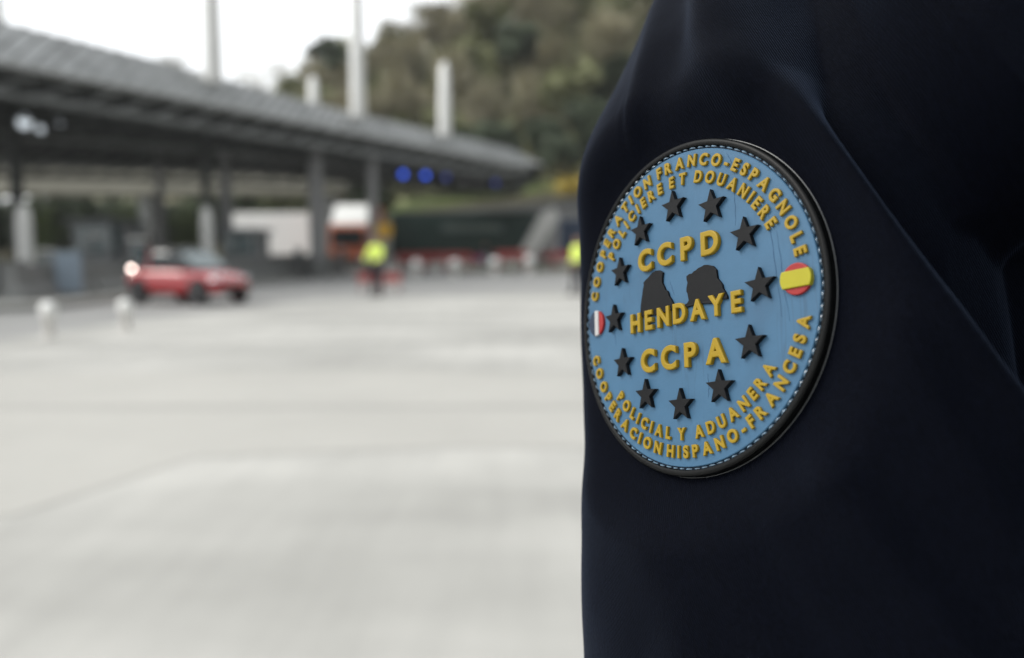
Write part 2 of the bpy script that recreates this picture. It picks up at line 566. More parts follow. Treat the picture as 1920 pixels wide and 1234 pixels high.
for px, fr, zt, yb in ((677, .04, 18.5, 216), (838, .04, 0, 252), (412, .05, 18.0, 150), (30, .30, 19.0, 50)):
    p = front_at(px, fr)
    D = p.y
    zb = P(px, yb, D).z
    if zt == 0:
        zt = P(px, 116, D).z
    mast(p, zb - .1, zt, .37 if px > 500 else (.37 if px > 100 else .2))
p = P(588, 190, 56); mast(p, 7.6, P(588, 143, 56).z, .42)
# columns that carry it
for px, fr, wd in ((46, .34, .6), (392, .34, .5), (310, .6, .5), (432, .5, .7), (596, .25, .9), (700, .12, .6)):
    p = front_at(px, fr)
    mb = MB()
    mb.box((p.x, p.y, 3.3), (wd * .7, wd * .7, 6.6), rz=.5, bev=.06)
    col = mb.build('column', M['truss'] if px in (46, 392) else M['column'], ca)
    MB().box((p.x, p.y, .45), (wd * .7 + .35, wd * .7 + .35, .9), rz=.5, bev=.08, taper=.9).build('plinth', M['jersey'], col)
for px, y0, y1, D, wpx in ((50, 385, 505, 25.5, 33), (390, 388, 492, 32, 25)):
    a, b_ = P(px, y1, D), P(px, y0, D)
    r = wpx * D / FPX / 2 * .85
    mb = MB().lathe((a.x, a.y, 0), [(r, 0), (r, b_.z * .8), (r * .8, b_.z - .15), (r * .35, b_.z)], 14)
    o = mb.build('white_post', M['postwhite'], smooth=True)
    tag(o, 'tall dirty white round post on the toll island at the far left edge' if px < 100 else
        'tall white round post standing behind the bonnet of the red car', 'post', 'tall white posts under the canopy')

# blue lane signals, and lamp-like discs added for bright glints under the canopy
sig = None
lab = ['leftmost and brightest blue lane signal under the canopy edge', 'second bright blue lane signal from the left under the canopy',
       'dim blue lane signal right of the two bright ones', 'first unlit grey lane signal right of the blue ones',
       'second unlit grey lane signal beside the last blue one', 'dim blue lane signal farthest right near the canopy tip']
for k, (px, py, D, m_) in enumerate(((756, 327, 43, 'bluelamp'), (798, 329, 45, 'bluelamp'), (836, 332, 46.5, 'dimblue'), (868, 341, 48, 'offlamp'),
                                     (894, 341, 49.5, 'offlamp'), (929, 343, 51.5, 'dimblue'))):
    p = P(px, py, D)
    t = thing('lane_signal', lab[k], 'lane signal', p, .0, 'lane signals hanging under the canopy edge')
    MB().box((0, .12, 0), (.6, .2, .6), bev=.05).build('housing', M['black'], t)
    MB().lathe((0, -.03, 0), [(.15, .05), (.15, -.02), (.13, -.05), (.05, -.07)], 18, 'y').build('lens', M[m_], t, smooth=True)
    MB().tube((0, .12, .3), (0, .12, 6.95 - p.z), .035, .035, 6).build('hanger', M['truss'], t)
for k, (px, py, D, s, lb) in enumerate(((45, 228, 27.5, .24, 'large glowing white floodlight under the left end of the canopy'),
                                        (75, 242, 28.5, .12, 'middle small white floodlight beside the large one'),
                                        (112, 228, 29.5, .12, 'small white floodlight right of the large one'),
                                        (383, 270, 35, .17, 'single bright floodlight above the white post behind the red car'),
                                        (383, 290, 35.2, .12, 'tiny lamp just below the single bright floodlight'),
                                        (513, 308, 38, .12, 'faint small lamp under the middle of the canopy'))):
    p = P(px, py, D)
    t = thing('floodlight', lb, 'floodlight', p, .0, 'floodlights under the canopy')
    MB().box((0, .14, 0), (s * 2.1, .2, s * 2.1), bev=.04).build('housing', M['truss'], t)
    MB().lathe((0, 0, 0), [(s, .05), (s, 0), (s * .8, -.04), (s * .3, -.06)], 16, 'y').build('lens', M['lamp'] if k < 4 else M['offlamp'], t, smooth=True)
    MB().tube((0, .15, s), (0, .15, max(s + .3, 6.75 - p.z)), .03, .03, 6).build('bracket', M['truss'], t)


# ------------------------------------------------------------------ trees
def tree_proto(name, label, seed, h, r, crown_m, n, leaf, bare=False):
    rr = random.Random(seed)
    t = thing(name, label, 'tree')
    mb = MB()
    th = h * (.45 if bare else .35)
    mb.tube((0, 0, -.8), (.1, 0, th), .035 * h * .6, .02 * h * .6, 8)
    cl = []
    for k in range(9):
        a = rr.uniform(0, 2 * pi)
        rad = r * rr.uniform(.25, .72)
        z = h * rr.uniform(.45, .88)
        q = Vector((rad * cos(a), rad * sin(a), z))
        cl.append((q, r * rr.uniform(.3, .5)))
        mb.tube((0, 0, th * rr.uniform(.6, 1)), q, .011 * h * .6, .004 * h * .6, 5)
    cl.append((Vector((0, 0, h * .8)), r * .45))
    mb.build('trunk', M['bark'], t)
    mb = MB()
    for i in range(n):
        c, cr = rr.choice(cl)
        d = Vector((rr.gauss(0, 1), rr.gauss(0, 1), rr.gauss(0, .8)))
        d = d.normalized() * cr * (rr.random() ** .45) * rr.uniform(.8, 1.15)
        p = c + d
        u = Vector((rr.gauss(0, 1), rr.gauss(0, 1), rr.gauss(0, 1))).normalized()
        v = u.orthogonal().normalized()
        s = leaf * rr.uniform(.6, 1.3)
        if bare:
            u = (d.normalized() + Vector((0, 0, .6)) + u * .4).normalized(); v = u.orthogonal().normalized()
            mb.add([p - v * s * .12, p + v * s * .12, p + u * s * 2.0 + v * s * .03], [(0, 1, 2)])
        else:
            mb.add([p - u * s - v * s * .5, p + u * s * .2 - v * s * .7, p + u * s + v * s * .4, p - u * s * .1 + v * s * .8], [(0, 1, 2, 3)])
    mb.build('crown', crown_m, t)
    return t


KINDS_T = [
    ('evergreen_tree', 'dark evergreen tree in the wood on the hillside', 'ever', 8.5, 3.4, 1500, .42, False),
    ('olive_tree', 'olive green leafy tree in the wood on the hillside', 'olive', 8.0, 3.3, 1300, .42, False),
    ('bare_tree', 'bare greyish brown winter tree on the hillside', 'brown', 9.0, 3.4, 2200, .5, True),
    ('bare_tree', 'thin bare tree', 'brown', 9.0, 3.0, 420, .5, True),
]
protos = []
for k, (nm, lb, cm, h, r, n, lf, br) in enumerate(KINDS_T):
    for s_ in range(2):
        protos.append([k, tree_proto(nm, lb, 10 * k + s_, h, r, M[cm], n, lf, br), False])


def put_tree(kind, x, y, z, sc, rz, label=None):
    p = [q for q in protos if q[0] == kind][rnd.randrange(2)]
    lb = label or KINDS_T[kind][1]
    g = 'trees of the wood on the hillside' if not label else 'trees on the skyline'
    if not p[2]:
        p[2] = True
        o = p[1]; o.location = (x, y, z); o.rotation_euler = (0, 0, rz); o.scale = (sc,) * 3
        tag(o, lb, None, g)
    else:
        dup(p[1], (x, y, z), rz, lb, g, sc)


cnt = 0
for row, yy in enumerate((72, 77, 83, 90, 98, 107, 117)):
    xx = -24 if yy > 80 else (-13 if yy > 74 else -12)
    while xx < 0.17 * yy + 6:
        x = xx + rnd.uniform(-1.2, 1.2); y = yy + rnd.uniform(-2, 2)
        hz = hill_z(x, y)
        dark = noise.noise(Vector((x * .07 + 3, y * .09, hz * .05)))
        frac = (y - 70) / 50
        v = dark + frac * 1.15 - .40 - .010 * x + rnd.uniform(-.15, .15)
        kind = 2 if v > .12 else (1 if v > -.12 else 0)
        put_tree(kind, x, y, hz - .3, rnd.uniform(.7, 1.05) * (.8 if yy < 80 else 1), rnd.uniform(0, 6.28))
        xx += rnd.uniform(3.4, 5.2)
for k, (px, py, D, kind, sc, lb) in enumerate((
        (612, 74, 98, 0, .85, 'rounded dark evergreen crowning the left end of the hill skyline'),
        (735, 60, 100, 0, .8, 'dark evergreen on the skyline right of the tallest white mast'),
        (760, 48, 108, 2, 1.0, 'bare tree rising on the skyline between mast and hilltop'),
        (838, 15, 112, 2, 1.0, 'bare brown tree on the skyline above the short white mast'),
        (642, 62, 104, 1, .9, 'olive leafy tree on the skyline behind the tallest white mast'),
        (545, 135, 92, 1, .75, 'small olive tree low on the skyline left of the hill'),
        (516, 98, 96, 3, .9, 'thin bare tree standing against the sky over the canopy'),
        (470, 122, 96, 3, .8, 'thin bare tree against the sky right of the left white mast'),
        (322, 92, 84, 3, .8, 'faint bare tree top just showing over the canopy at left'))):
    p = P(px, py, D)
    h = KINDS_T[kind][3] * sc
    put_tree(kind, p.x, p.y, p.z - h, sc, rnd.uniform(0, 6), lb)
for px, py, D, kind, sc in ((598, 120, 95, 2, .9), (630, 105, 97, 0, .85), (585, 150, 93, 1, .75), (655, 92, 101, 1, .9), (672, 105, 96, 2, .9), (612, 160, 90, 1, .8),
                            (640, 170, 88, 2, .85), (590, 185, 88, 1, .7), (700, 88, 101, 2, .95), (715, 130, 94, 1, .9), (560, 170, 90, 1, .6), (668, 170, 86, 2, .9), (570, 160, 96, 2, .6)):
    p = P(px, py, D)
    put_tree(kind, p.x, p.y, p.z - KINDS_T[kind][3] * sc, sc, rnd.uniform(0, 6))
for x, y, k in ((-30, 100, 0), (-27, 104, 1), (-33, 104, 2), (-37, 100, 1), (-41, 100, 0), (-46, 100, 2), (-29, 92, 1)):
    put_tree(k, x, y, hill_z(x, y) - .3, .8, k)


def scrub(name, m, n, fn, leaf, label, seed, up=.5):
    rr = random.Random(seed)
    mb = MB()
    for i in range(n):
        p = fn(rr)
        u = Vector((rr.gauss(0, 1), rr.gauss(0, 1), rr.gauss(0, up))).normalized()
        v = u.orthogonal().normalized()
        s = leaf * rr.uniform(.6, 1.4)
        mb.add([p - u * s - v * s * .5, p + u * s * .2 - v * s * .7, p + u * s + v * s * .4, p - u * s * .1 + v * s * .8], [(0, 1, 2, 3)])
    return tag(mb.build(name, m), label, 'undergrowth', None, 'stuff')


def f_hill(rr):
    y = 70 + 55 * rr.random(); x = rr.uniform(-26, .2 * y + 8)
    if y < 78: x = max(x, -12)
    return Vector((x, y, hill_z(x, y) + rr.random() ** 2 * 3.2))


scrub('undergrowth', M['olive'], 12000, f_hill, .42, 'tangled olive undergrowth between the trees on the hillside', 5)


def f_wood(rr):
    x = rr.uniform(-68, -16); y = rr.uniform(80, 92)
    return Vector((x, y, rr.random() ** .8 * (6.2 + 2.0 * noise.noise(Vector((x * .25, y * .2, 0))))))


scrub('dark_thicket', M['ever'], 16000, f_wood, .45, 'dark green thicket seen in the gap under the overpass', 6)


def f_wood2(rr):
    c = rr.choice(((-47, 3.4, 1.5), (-37, 3.6, 2.2), (-32, 3.0, 1.2), (-24, 3.5, 1.4), (-56, 3.5, 2)))
    return Vector((c[0] + rr.gauss(0, c[2] * .6), 79 + rr.random(), max(.4, c[1] + rr.gauss(0, 1.3))))


scrub('ivy_clumps', mat('ivy_leaves', (0.09, 0.13, 0.03), var=.3, scale=.5), 1600, f_wood2, .3, 'lighter green ivy clumps in front of the dark thicket', 8)
rr0 = random.Random(4)
pb = P(1078, 352, 66.5)
mb = MB()
for i in range(700):
    d = Vector((rr0.gauss(0, 1), rr0.gauss(0, .8), rr0.gauss(0, .55)))
    p = pb + d * .75
    u = Vector((rr0.gauss(0, 1), rr0.gauss(0, 1), rr0.gauss(0, 1))).normalized(); v = u.orthogonal().normalized()
    mb.add([p - u * .16, p + v * .14, p + u * .16, p - v * .14], [(0, 1, 2, 3)])
yb = thing('yellow_bush', 'yellow orange bush on top of the retaining wall by the sleeve', 'bush')
mb.build('foliage', M['yellowbush'], yb)
MB().tube((pb.x, pb.y, pb.z - 1.6), pb, .08, .04, 6).build('stem', M['bark'], yb)


# ------------------------------------------------------------------ red car
def car_loft(stations, n=28):
    """stations: (x, halfwidth, z0, z1, tumble) -> rounded box rings"""
    rings = []
    for x, hw, z0, z1, tb in stations:
        ring = []
        for i in range(n):
            a = 2 * pi * i / n
            ca_, sa = cos(a), sin(a)
            e = .42
            yy = hw * (abs(ca_) ** e) * (1 if ca_ >= 0 else -1)
            zz = (abs(sa) ** e) * (1 if sa >= 0 else -1)
            z = (z0 + z1) / 2 + (z1 - z0) / 2 * zz
            yy *= 1 - tb * (zz + 1) / 2
            ring.append((x, yy, z))
        rings.append(ring)
    return rings


def build_car():
    t = thing('red_car', 'small red hatchback with black roof driving out from the toll lanes', 'car')
    mb = MB()
    body = [(-1.72, .55, .45, .62, .02), (-1.68, .74, .32, .82, .05), (-1.5, .82, .26, .90, .06), (-1.0, .84, .24, .93, .05), (0, .84, .22, .93, .05),
            (.6, .84, .22, .92, .06), (1.0, .83, .24, .86, .09), (1.4, .80, .26, .79, .10), (1.66, .72, .28, .68, .10), (1.76, .55, .36, .58, .05)]
    mb.loft(car_loft(body))
    b = mb.build('body', M['redpaint'], t, smooth=True)
    mb = MB()
    cab = [(-1.62, .62, .85, .95, .1), (-1.45, .70, .85, 1.25, .16), (-1.2, .73, .85, 1.40, .19), (-.6, .74, .85, 1.44, .2), (-.1, .74, .85, 1.42, .2),
           (.25, .73, .85, 1.33, .18), (.62, .70, .85, 1.08, .12), (.95, .64, .84, .90, .06)]
    mb.loft(car_loft(cab))
    mb.build('windows', M['glass'], t, smooth=True)
    mb = MB()
    roof = [(-1.42, .50, 1.24, 1.29, .0), (-1.2, .56, 1.38, 1.425, .0), (-.6, .58, 1.42, 1.465, .0), (-.1, .58, 1.40, 1.445, .0), (.2, .54, 1.33, 1.375, .0)]
    mb.loft(car_loft(roof))
    mb.build('roof', M['black'], t, smooth=True)
    mb = MB()
    mb.add([(.27, -.55, 1.345), (.27, .55, 1.345), (.90, .60, .945), (.90, -.60, .945), (.25, -.55, 1.30), (.25, .55, 1.30), (.88, .60, .90), (.88, -.60, .90)],
           [(0, 1, 2, 3), (7, 6, 5, 4), (0, 4, 5, 1), (1, 5, 6, 2), (2, 6, 7, 3), (3, 7, 4, 0)])
    mb.build('windscreen', M['paleglass'], t)
    for s in (-1, 1):
        for x in (-.05, -.85):
            mb = MB()
            mb.tube((x, s * .725, .92), (x - .02, s * .60, 1.4), .035, .03, 6)
            mb.build('pillar', M['redpaint'] if x < -.5 else M['black'], t)
        for x in (-1.16, 1.12):
            MB().lathe((x, s * .80, .31), [(.355, -.05), (.36, .055)], 24, 'y').build('wheel_arch', M['black'], t)
            wh = MB().lathe((x, s * .80, .30), [(.18, -.095), (.27, -.10), (.30, -.07), (.30, .07), (.27, .10), (.18, .095)], 28, 'y').build('wheel', M['tyre'], t, smooth=True)
            mb = MB().lathe((x, s * .80, .30), [(.185, -.08), (.19, .08)], 20, 'y')
            for q in range(5):
                a = q * 2 * pi / 5
                mb.tube((x, s * .905, .30), (x + .17 * cos(a), s * .905, .30 + .17 * sin(a)), .03, .022, 6)
            mb.build('rim', M['alloy'], wh)
        MB().box((1.55, s * .60, .64), (.28, .22, .13), bev=.05).build('headlight', M['headlamp'], t)
        MB().box((-1.66, s * .64, .70), (.12, .10, .08), bev=.02).build('tail_light', M['taillamp'], t)
        MB().box((-1.60, s * .66, .90), (.10, .09, .07), bev=.02).build('tail_light', M['taillamp'], t)  # upper pair added for the second glint
        MB().box((.42, s * .86, .98), (.12, .2, .13), bev=.04).build('wing_mirror', M['black'], t)
    MB().box((1.72, 0, .40), (.10, 1.0, .18), bev=.04).build('grille', M['black'], t)
    MB().box((-1.70, 0, .38), (.08, 1.1, .16), bev=.03).build('bumper_trim', M['black'], t)
    MB().box((-1.745, 0, .60), (.02, .5, .11)).build('number_plate', M['whiteplastic'], t)
    return t


car = build_car()
car.location = (-8.2, 20.3, -.004)
car.rotation_euler = (0, 0, radians(-20))
car.scale = (.80, .93, .97)


# ------------------------------------------------------------------ bollards, kerbs, barriers, booths
def bollard_proto():
    t = thing('bollard', 'x', 'bollard', (0, 0, 0), 0, 'white bollards with rounded heads')
    MB().lathe((0, 0, 0), [(.14, 0), (.14, .03), (.105, .05), (.10, .42), (.12, .46)], 20).build('post', M['whiteplastic'], t, smooth=True)
    MB().lathe((0, 0, 0), [(.12, .462), (.155, .50), (.165, .58), (.15, .68), (.10, .75), (.03, .775)], 20).build('head', M['white'], t, smooth=True)
    return t


bp = bollard_proto()
spots = [(93, 634, .72, 'leftmost white bollard, nearest to the camera at the road edge'),
         (237, 621, .70, 'white bollard at the road edge just left of the red car'),
         (781, 522, 1.2, 'first white bollard right of the worker in the yellow jacket'),
         (852, 520, 1.2, 'second white bollard right of the yellow jacketed worker'),
         (927, 518, 1.3, 'third white bollard right of the worker, by the dark figure'),
         (993, 515, 1.4, 'fourth and rightmost white bollard, nearest to the sleeve')]
for k, (px, py, s, lb) in enumerate(spots):
    D = CAMH / ((py - 468) / FPX)
    p = P(px, py, D)
    if k == 0:
        bp.location = (p.x, p.y, 0); bp.scale = (s,) * 3; bp['label'] = lb
    else:
        dup(bp, (p.x, p.y, -.008 if k == 1 else 0), 0, lb, scale=s if k < 2 else (s * 1.25, s * 1.25, s * .95))

isl = MB()
isl.prism([(-11.2, 17.0), (-10.4, 18), (-10.2, 60), (-12.2, 60), (-12.6, 17.4)], lambda a, b, h: (a, b, h), -.02, .14)
isl.build('kerb_island', M['kerb'])
tag(bpy.data.objects['kerb_island'], 'long concrete kerb island beside the lane behind the red car', 'kerb')
isl = MB()
isl.prism([(-19, 19.5), (-13.6, 18.6), (-13.4, 40), (-17.5, 42)], lambda a, b, h: (a, b, h), -.02, .15)
tag(isl.build('kerb_island', M['kerb']), 'broad concrete toll island at the far left edge', 'kerb')


def jersey_proto():
    prof = [(-.3, 0), (-.3, .12), (-.12, .38), (-.09, .85), (.09, .85), (.12, .38), (.3, .12), (.3, 0)]
    mb = MB()
    mb.prism(prof, lambda a, b, h: (a, h, b), -1.45, 1.45)
    return mb.build('concrete_barrier', M['jersey'])


jb = jersey_proto()
jl = ['stained concrete barrier block at the left edge behind the nearest bollard', 'concrete barrier block just left of the red car',
      'concrete barrier block behind the boot of the red car', 'concrete barrier block right behind the bonnet of the red car',
      'first concrete barrier block right of the red car', 'second concrete barrier block right of the red car',
      'third concrete barrier block right of the red car', 'fourth concrete barrier block right of the red car',
      'concrete barrier block just left of the yellow jacketed worker', 'far concrete barrier block behind the yellow jacketed worker']
for k in range(10):
    y = 20.5 + k * 3.05
    x = -10.95 - (.9 - k * .3 if k < 3 else 0)
    o = jb if k == 0 else jb.copy()
    if k: COL.objects.link(o)
    o.location = (x, y, .142); o.rotation_euler = (0, 0, rnd.uniform(-.03, .03) + (-.08 if k < 3 else 0))
    tag(o, jl[k], 'barrier', 'concrete barrier blocks along the toll island')
for k, (x, y, rz, lb) in enumerate(((-14.2, 20.0, 1.45, 'concrete barrier block end-on at the left edge of the view'), (-15.4, 25.0, .2, 'dark concrete barrier block deep on the left toll island'))):
    o = jb.copy(); COL.objects.link(o); o.location = (x, y, .152); o.rotation_euler = (0, 0, rz)
    tag(o, lb, 'barrier', 'concrete barrier blocks along the toll island')


def booth_proto():
    t = thing('toll_booth', 'x', 'toll booth')
    MB().box((0, 0, .55), (1.5, 2.6, 1.1), bev=.05).build('base', M['booth'], t)
    g = MB().box((0, 0, 1.62), (1.36, 2.46, 1.0), bev=.03).build('window', M['boothglass'], t)
    for sx in (-1, 1):
        for yy in (-1.22, -.4, .4, 1.22):
            MB().box((sx * .69, yy, 1.62), (.07, .07, 1.02)).build('mullion', M['column'], g)
    MB().box((0, 0, 2.22), (1.8, 3.0, .2), bev=.06).build('roof', M['booth'], t)
    MB().box((.78, 0, 1.05), (.06, .9, 2.0), bev=.01).build('door', M['column'], t)
    return t


bt = booth_proto()
for k, (x, y, s, lb) in enumerate(((-15.6, 31, 1, 'grey glazed toll booth on the left island behind the nearest bollard'),
                                   (-11.6, 35, .9, 'grey glazed toll booth above the roof of the red car'),
                                   (-20, 42, 1, 'far grey toll booth deep at the left under the canopy'),
                                   (-9.8, 56, .95, 'far grey toll booth by the orange lorry'))):
    if k == 0:
        o = bt; o.location = (x, y, .15)
        tag(o, lb, None, 'toll booths under the canopy')
    else:
        o = dup(bt, (x, y, .15 if k != 2 else 0), 0, lb, 'toll booths under the canopy', s)

# lane control posts: card machines and a pale sign board on the islands
cm = thing('ticket_machine', 'x', 'ticket machine')
MB().box((0, 0, .75), (.42, .5, 1.5), bev=.06).build('cabinet', M['column'], cm)
MB().box((0, -.262, 1.15), (.3, .03, .4), bev=.01).build('screen', M['paleglass'], cm)
MB().box((0, -.05, 1.56), (.52, .65, .08), bev=.03).build('hood', M['postwhite'], cm)
for k, (px, py, D, s, rz, lb) in enumerate(((90, 500, 24, .75, 0, 'ticket machine with pale hood near the left white post'),
                                            (182, 465, 30, 1.1, .4, 'tall ticket machine between the left post and the red car'),
                                            (262, 478, 28, 1.1, .2, 'ticket machine just above the tail of the red car'),
                                            (640, 470, 44, .9, 0, 'ticket machine in front of the orange and white lorry'),
                                            (560, 470, 40, .9, 0, 'ticket machine in front of the white lorry'))):
    p = P(px, py, D)
    if k == 0:
        o = cm; o.location = (p.x, p.y, .15); o.scale = (s,) * 3; tag(o, lb, None, 'ticket machines on the toll islands')
    else:
        dup(cm, (p.x, p.y, .0 if k > 1 else .15), rz, lb, 'ticket machines on the toll islands', s)

p = P(131, 560, 20.5)
pn = thing('sign_board', 'pale blue panel board standing on the kerb island at left', 'sign board', (p.x, p.y, .15), .3)
MB().box((0, 0, .62), (.62, .05, 1.05), bev=.02).build('panel', mat('pale_blue_panel', (.24, .30, .36), var=.1), pn)
MB().tube((0, .06, 0), (0, .06, 1.1), .035, .035, 8).build('post', M['column'], pn)

p = P(720, 432, 40)
sg = thing('warning_sign', 'yellow orange warning sign on a pole above the worker', 'sign', (p.x, p.y, 0))
MB().prism([(-.36, p.z - .36), (.36, p.z - .36), (.4, p.z), (.36, p.z + .36), (-.36, p.z + .36), (-.4, p.z)], lambda a, b, h: (a, h, b), -.03, .0).build('plate', M['signyellow'], sg)
MB().tube((0, .05, 0), (0, .05, p.z + .3), .05, .05, 8).build('pole', M['column'], sg)


def road_barrier():
    t = thing('road_barrier', 'x', 'barrier')
    MB().box((0, 0, .78), (1.7, .12, .42), bev=.05).build('board', M['redplastic'], t)
    MB().box((0, 0, .36), (1.6, .10, .2), bev=.04).build('lower_board', M['whiteplastic'], t)
    for sx in (-.62, .62):
        MB().box((sx, 0, .45), (.12, .16, .9), bev=.03).build('leg', M['redplastic'], t)
        MB().box((sx, 0, .05), (.2, .6, .1), bev=.04).build('foot', M['black'], t)
    return t


rb = road_barrier()
items = [(690, 540, 24.6, .36, .1, 'red plastic barrier on the left side of the yellow jacketed worker'),
         (736, 538, 24.9, .34, -.2, 'pale red barrier on the right side of the yellow jacketed worker'),
         (775, 506, 47, 1.15, .05, 'first red and white barrier in the row before the green lorry'),
         (815, 506, 47.8, 1.15, .0, 'second red and white barrier in the row before the green lorry'),
         (855, 504, 48.6, 1.15, .1, 'third red and white barrier, left of the dark figure'),
         (960, 500, 50, 1.25, .0, 'bright red barrier between the dark figure and the last bollard'),
         (1062, 495, 53, 1.2, .0, 'small red barrier beside the worker half hidden by the sleeve'),
         (1015, 495, 56, 1.1, .15, 'dark red barrier under the pale slanted ramp')]
for k, (px, py, D, s, rz, lb) in enumerate(items):
    p = P(px, py, D)
    if k == 0:
        rb.location = (p.x, p.y, 0); rb.scale = (s, s, .62); rb.rotation_euler = (0, 0, rz); tag(rb, lb, None, 'red and white road barriers')
    else:
        dup(rb, (p.x, p.y, .0 if k < 3 else .03), rz, lb, 'red and white road barriers', (s, s, s if k > 1 else .6))


# ------------------------------------------------------------------ lorries
def wheels(t, xs, y, r=.5):
    for x in xs:
        for s in (-1, 1):
            wv = MB().lathe((x, s * y, r), [(r * .6, -.15), (r * .92, -.15), (r, -.1), (r, .1), (r * .92, .15), (r * .6, .15)], 22, 'y').build('wheel', M['tyre'], t, smooth=True)
            MB().lathe((x, s * y, r), [(r * .55, -.13), (r * .3, -.16), (r * .3, .16), (r * .55, .13)], 16, 'y').build('rim', M['alloy'], wv)


def lorry(name, label, loc, rz, boxc, boxlen, boxz, cabm, height=3.9, print_m=None, cab=True):
    t = thing(name, label, 'lorry', loc, rz)
    bx = MB().box((-boxlen / 2, 0, (boxz + height) / 2), (boxlen, 2.5, height - boxz), bev=.06).build('cargo_body', boxc, t)
    if print_m:
        MB().box((-boxlen * .45, -1.262, height - 1.1), (boxlen * .42, .02, .55), bev=.008).build('print', print_m, bx)
    MB().box((-boxlen / 2 + .3, 0, .85), (boxlen + 1.8, .9, .25), bev=.03).build('chassis', M['black'], t)
    if cab:
        mb = MB()
        mb.prism([(.25, .5), (2.2, .5), (2.25, 1.5), (2.0, 2.85), (1.6, 3.0), (.25, 3.0)], lambda a, b, h: (a, h, b), -1.2, 1.2)
        cb = mb.build('cab', cabm, t)
        mb = MB()
        mb.add([(2.27, -1.05, 1.6), (2.27, 1.05, 1.6), (2.06, .98, 2.65), (2.06, -.98, 2.65), (2.2, -1.05, 1.6), (2.2, 1.05, 1.6), (1.98, .98, 2.65), (1.98, -.98, 2.65)],
               [(0, 1, 2, 3), (7, 6, 5, 4), (0, 4, 5, 1), (1, 5, 6, 2), (2, 6, 7, 3), (3, 7, 4, 0)])
        mb.build('windscreen', M['glass'], cb)
        for s in (-1, 1):
            MB().box((1.45, s * 1.205, 2.05), (.9, .02, .8), bev=.005).build('side_window', M['glass'], cb)
            MB().box((2.26, s * .95, .85), (.06, .35, .2), bev=.02).build('headlight', M['headlamp'], cb)
        mb = MB()
        mb.prism([(.3, 3.0), (1.7, 3.0), (1.2, 3.45), (.3, height)], lambda a, b, h: (a, h, b), -1.15, 1.15)
        mb.build('roof_deflector', M['lorrywhite'], cb)
        MB().box((2.26, 0, .62), (.12, 2.3, .35), bev=.04).build('bumper', M['black'], cb)
    wheels(t, [1.3] * cab + [-boxlen + 1.2, -boxlen + 2.4], 1.05)
    return t


p = P(590, 470, 44)
lorry('white_lorry', 'white box lorry parked behind the toll booths left of the orange lorry', (P(600, 470, 61).x, 61, 0), 0.0, M['lorrywhite'], 6.3, .95, M['lorrywhite'], 4.05, cab=False)
# its lower side faces the open side of the plaza
p = P(650, 470, 51)
lorry('orange_lorry', 'orange lorry with white roof deflector facing the toll lanes', (p.x, 53.5, 0), radians(-90), M['orange'], 5, 1.0, M['orange'], 4.3)
p = P(1008, 470, 58)
lorry('green_lorry', 'long dark green curtain sided trailer with a faded pale print', (p.x, 59.0, 0), .03, M['green'], 10.6, .95, M['green'], 4.0, print_m=M['faded'], cab=False)
p = P(1048, 470, 62)
lorry('navy_lorry', 'navy blue box lorry beside the right end of the green trailer', (p.x + 3.6, 62.3, 0), 0, M['navytruck'], 3.6, .95, M['navytruck'], 3.6, cab=False)

p0, p1, p2 = P(1032, 388, 55), P(978, 470, 55), P(1060, 470, 55)
rp = thing('sloping_ramp', 'pale grey slanted ramp with a post right of the green trailer', 'ramp', (0, 55, 0))
mb = MB()
mb.prism([(p0.x - .65, p0.z - .45), (p0.x + .2, p0.z), (p0.x + .55, p0.z - .8), (p1.x + .9, .9), (p1.x - .3, .9)], lambda a, b, h: (a, h, b), -.7, .7)
mb.build('beam', mat('pale_ramp_metal', (.55, .55, .53), var=.06), rp)
mb = MB()
mb.box((P(1042, 430, 55).x, 0, 1.95), (.45, .5, 3.9), bev=.05)
mb.build('post', M['column'], rp)
for i in range(2):
    MB().box((p1.x - .1 + i * 1.2, 0, .47), (.35, 1.0, .94), bev=.05).build('support', M['jersey'], rp)


# ------------------------------------------------------------------ people
def hand_pts(pts, edges, root, wrist, dirv, side, palm_n, sc=1.0):
    """adds palm and five separate bent fingers to a skin graph; side = thumb direction"""
    d = Vector(dirv).normalized(); s = Vector(side).normalized(); n = Vector(palm_n).normalized()
    w = Vector(wrist)
    pts.append((tuple(w + d * .045 * sc), .034 * sc, .016 * sc)); edges.append((root, len(pts) - 1)); pm = len(pts) - 1
    for k, (off, ln) in enumerate(((.030, .072), (.010, .080), (-.010, .074), (-.029, .058))):
        b = w + d * .085 * sc + s * off * sc
        pts.append((tuple(b), .0095 * sc, .0095 * sc)); i0 = len(pts) - 1; edges.append((pm, i0))
        c = b + (d * .9 + n * .25) * ln * .5 * sc
        pts.append((tuple(c), .0085 * sc, .0085 * sc)); edges.append((i0, i0 + 1))
        e = c + (d * .65 + n * .7) * ln * .48 * sc
        pts.append((tuple(e), .007 * sc, .007 * sc)); edges.append((i0 + 1, i0 + 2))
    b = w + d * .035 * sc + s * .036 * sc
    pts.append((tuple(b), .012 * sc, .012 * sc)); i0 = len(pts) - 1; edges.append((pm, i0))
    pts.append((tuple(b + (d * .7 + s * .5 + n * .3) * .035 * sc), .0105 * sc, .0105 * sc)); edges.append((i0, i0 + 1))
    pts.append((tuple(b + (d * 1.5 + s * .7 + n * .8) * .035 * sc), .0085 * sc, .0085 * sc)); edges.append((i0 + 1, i0 + 2))


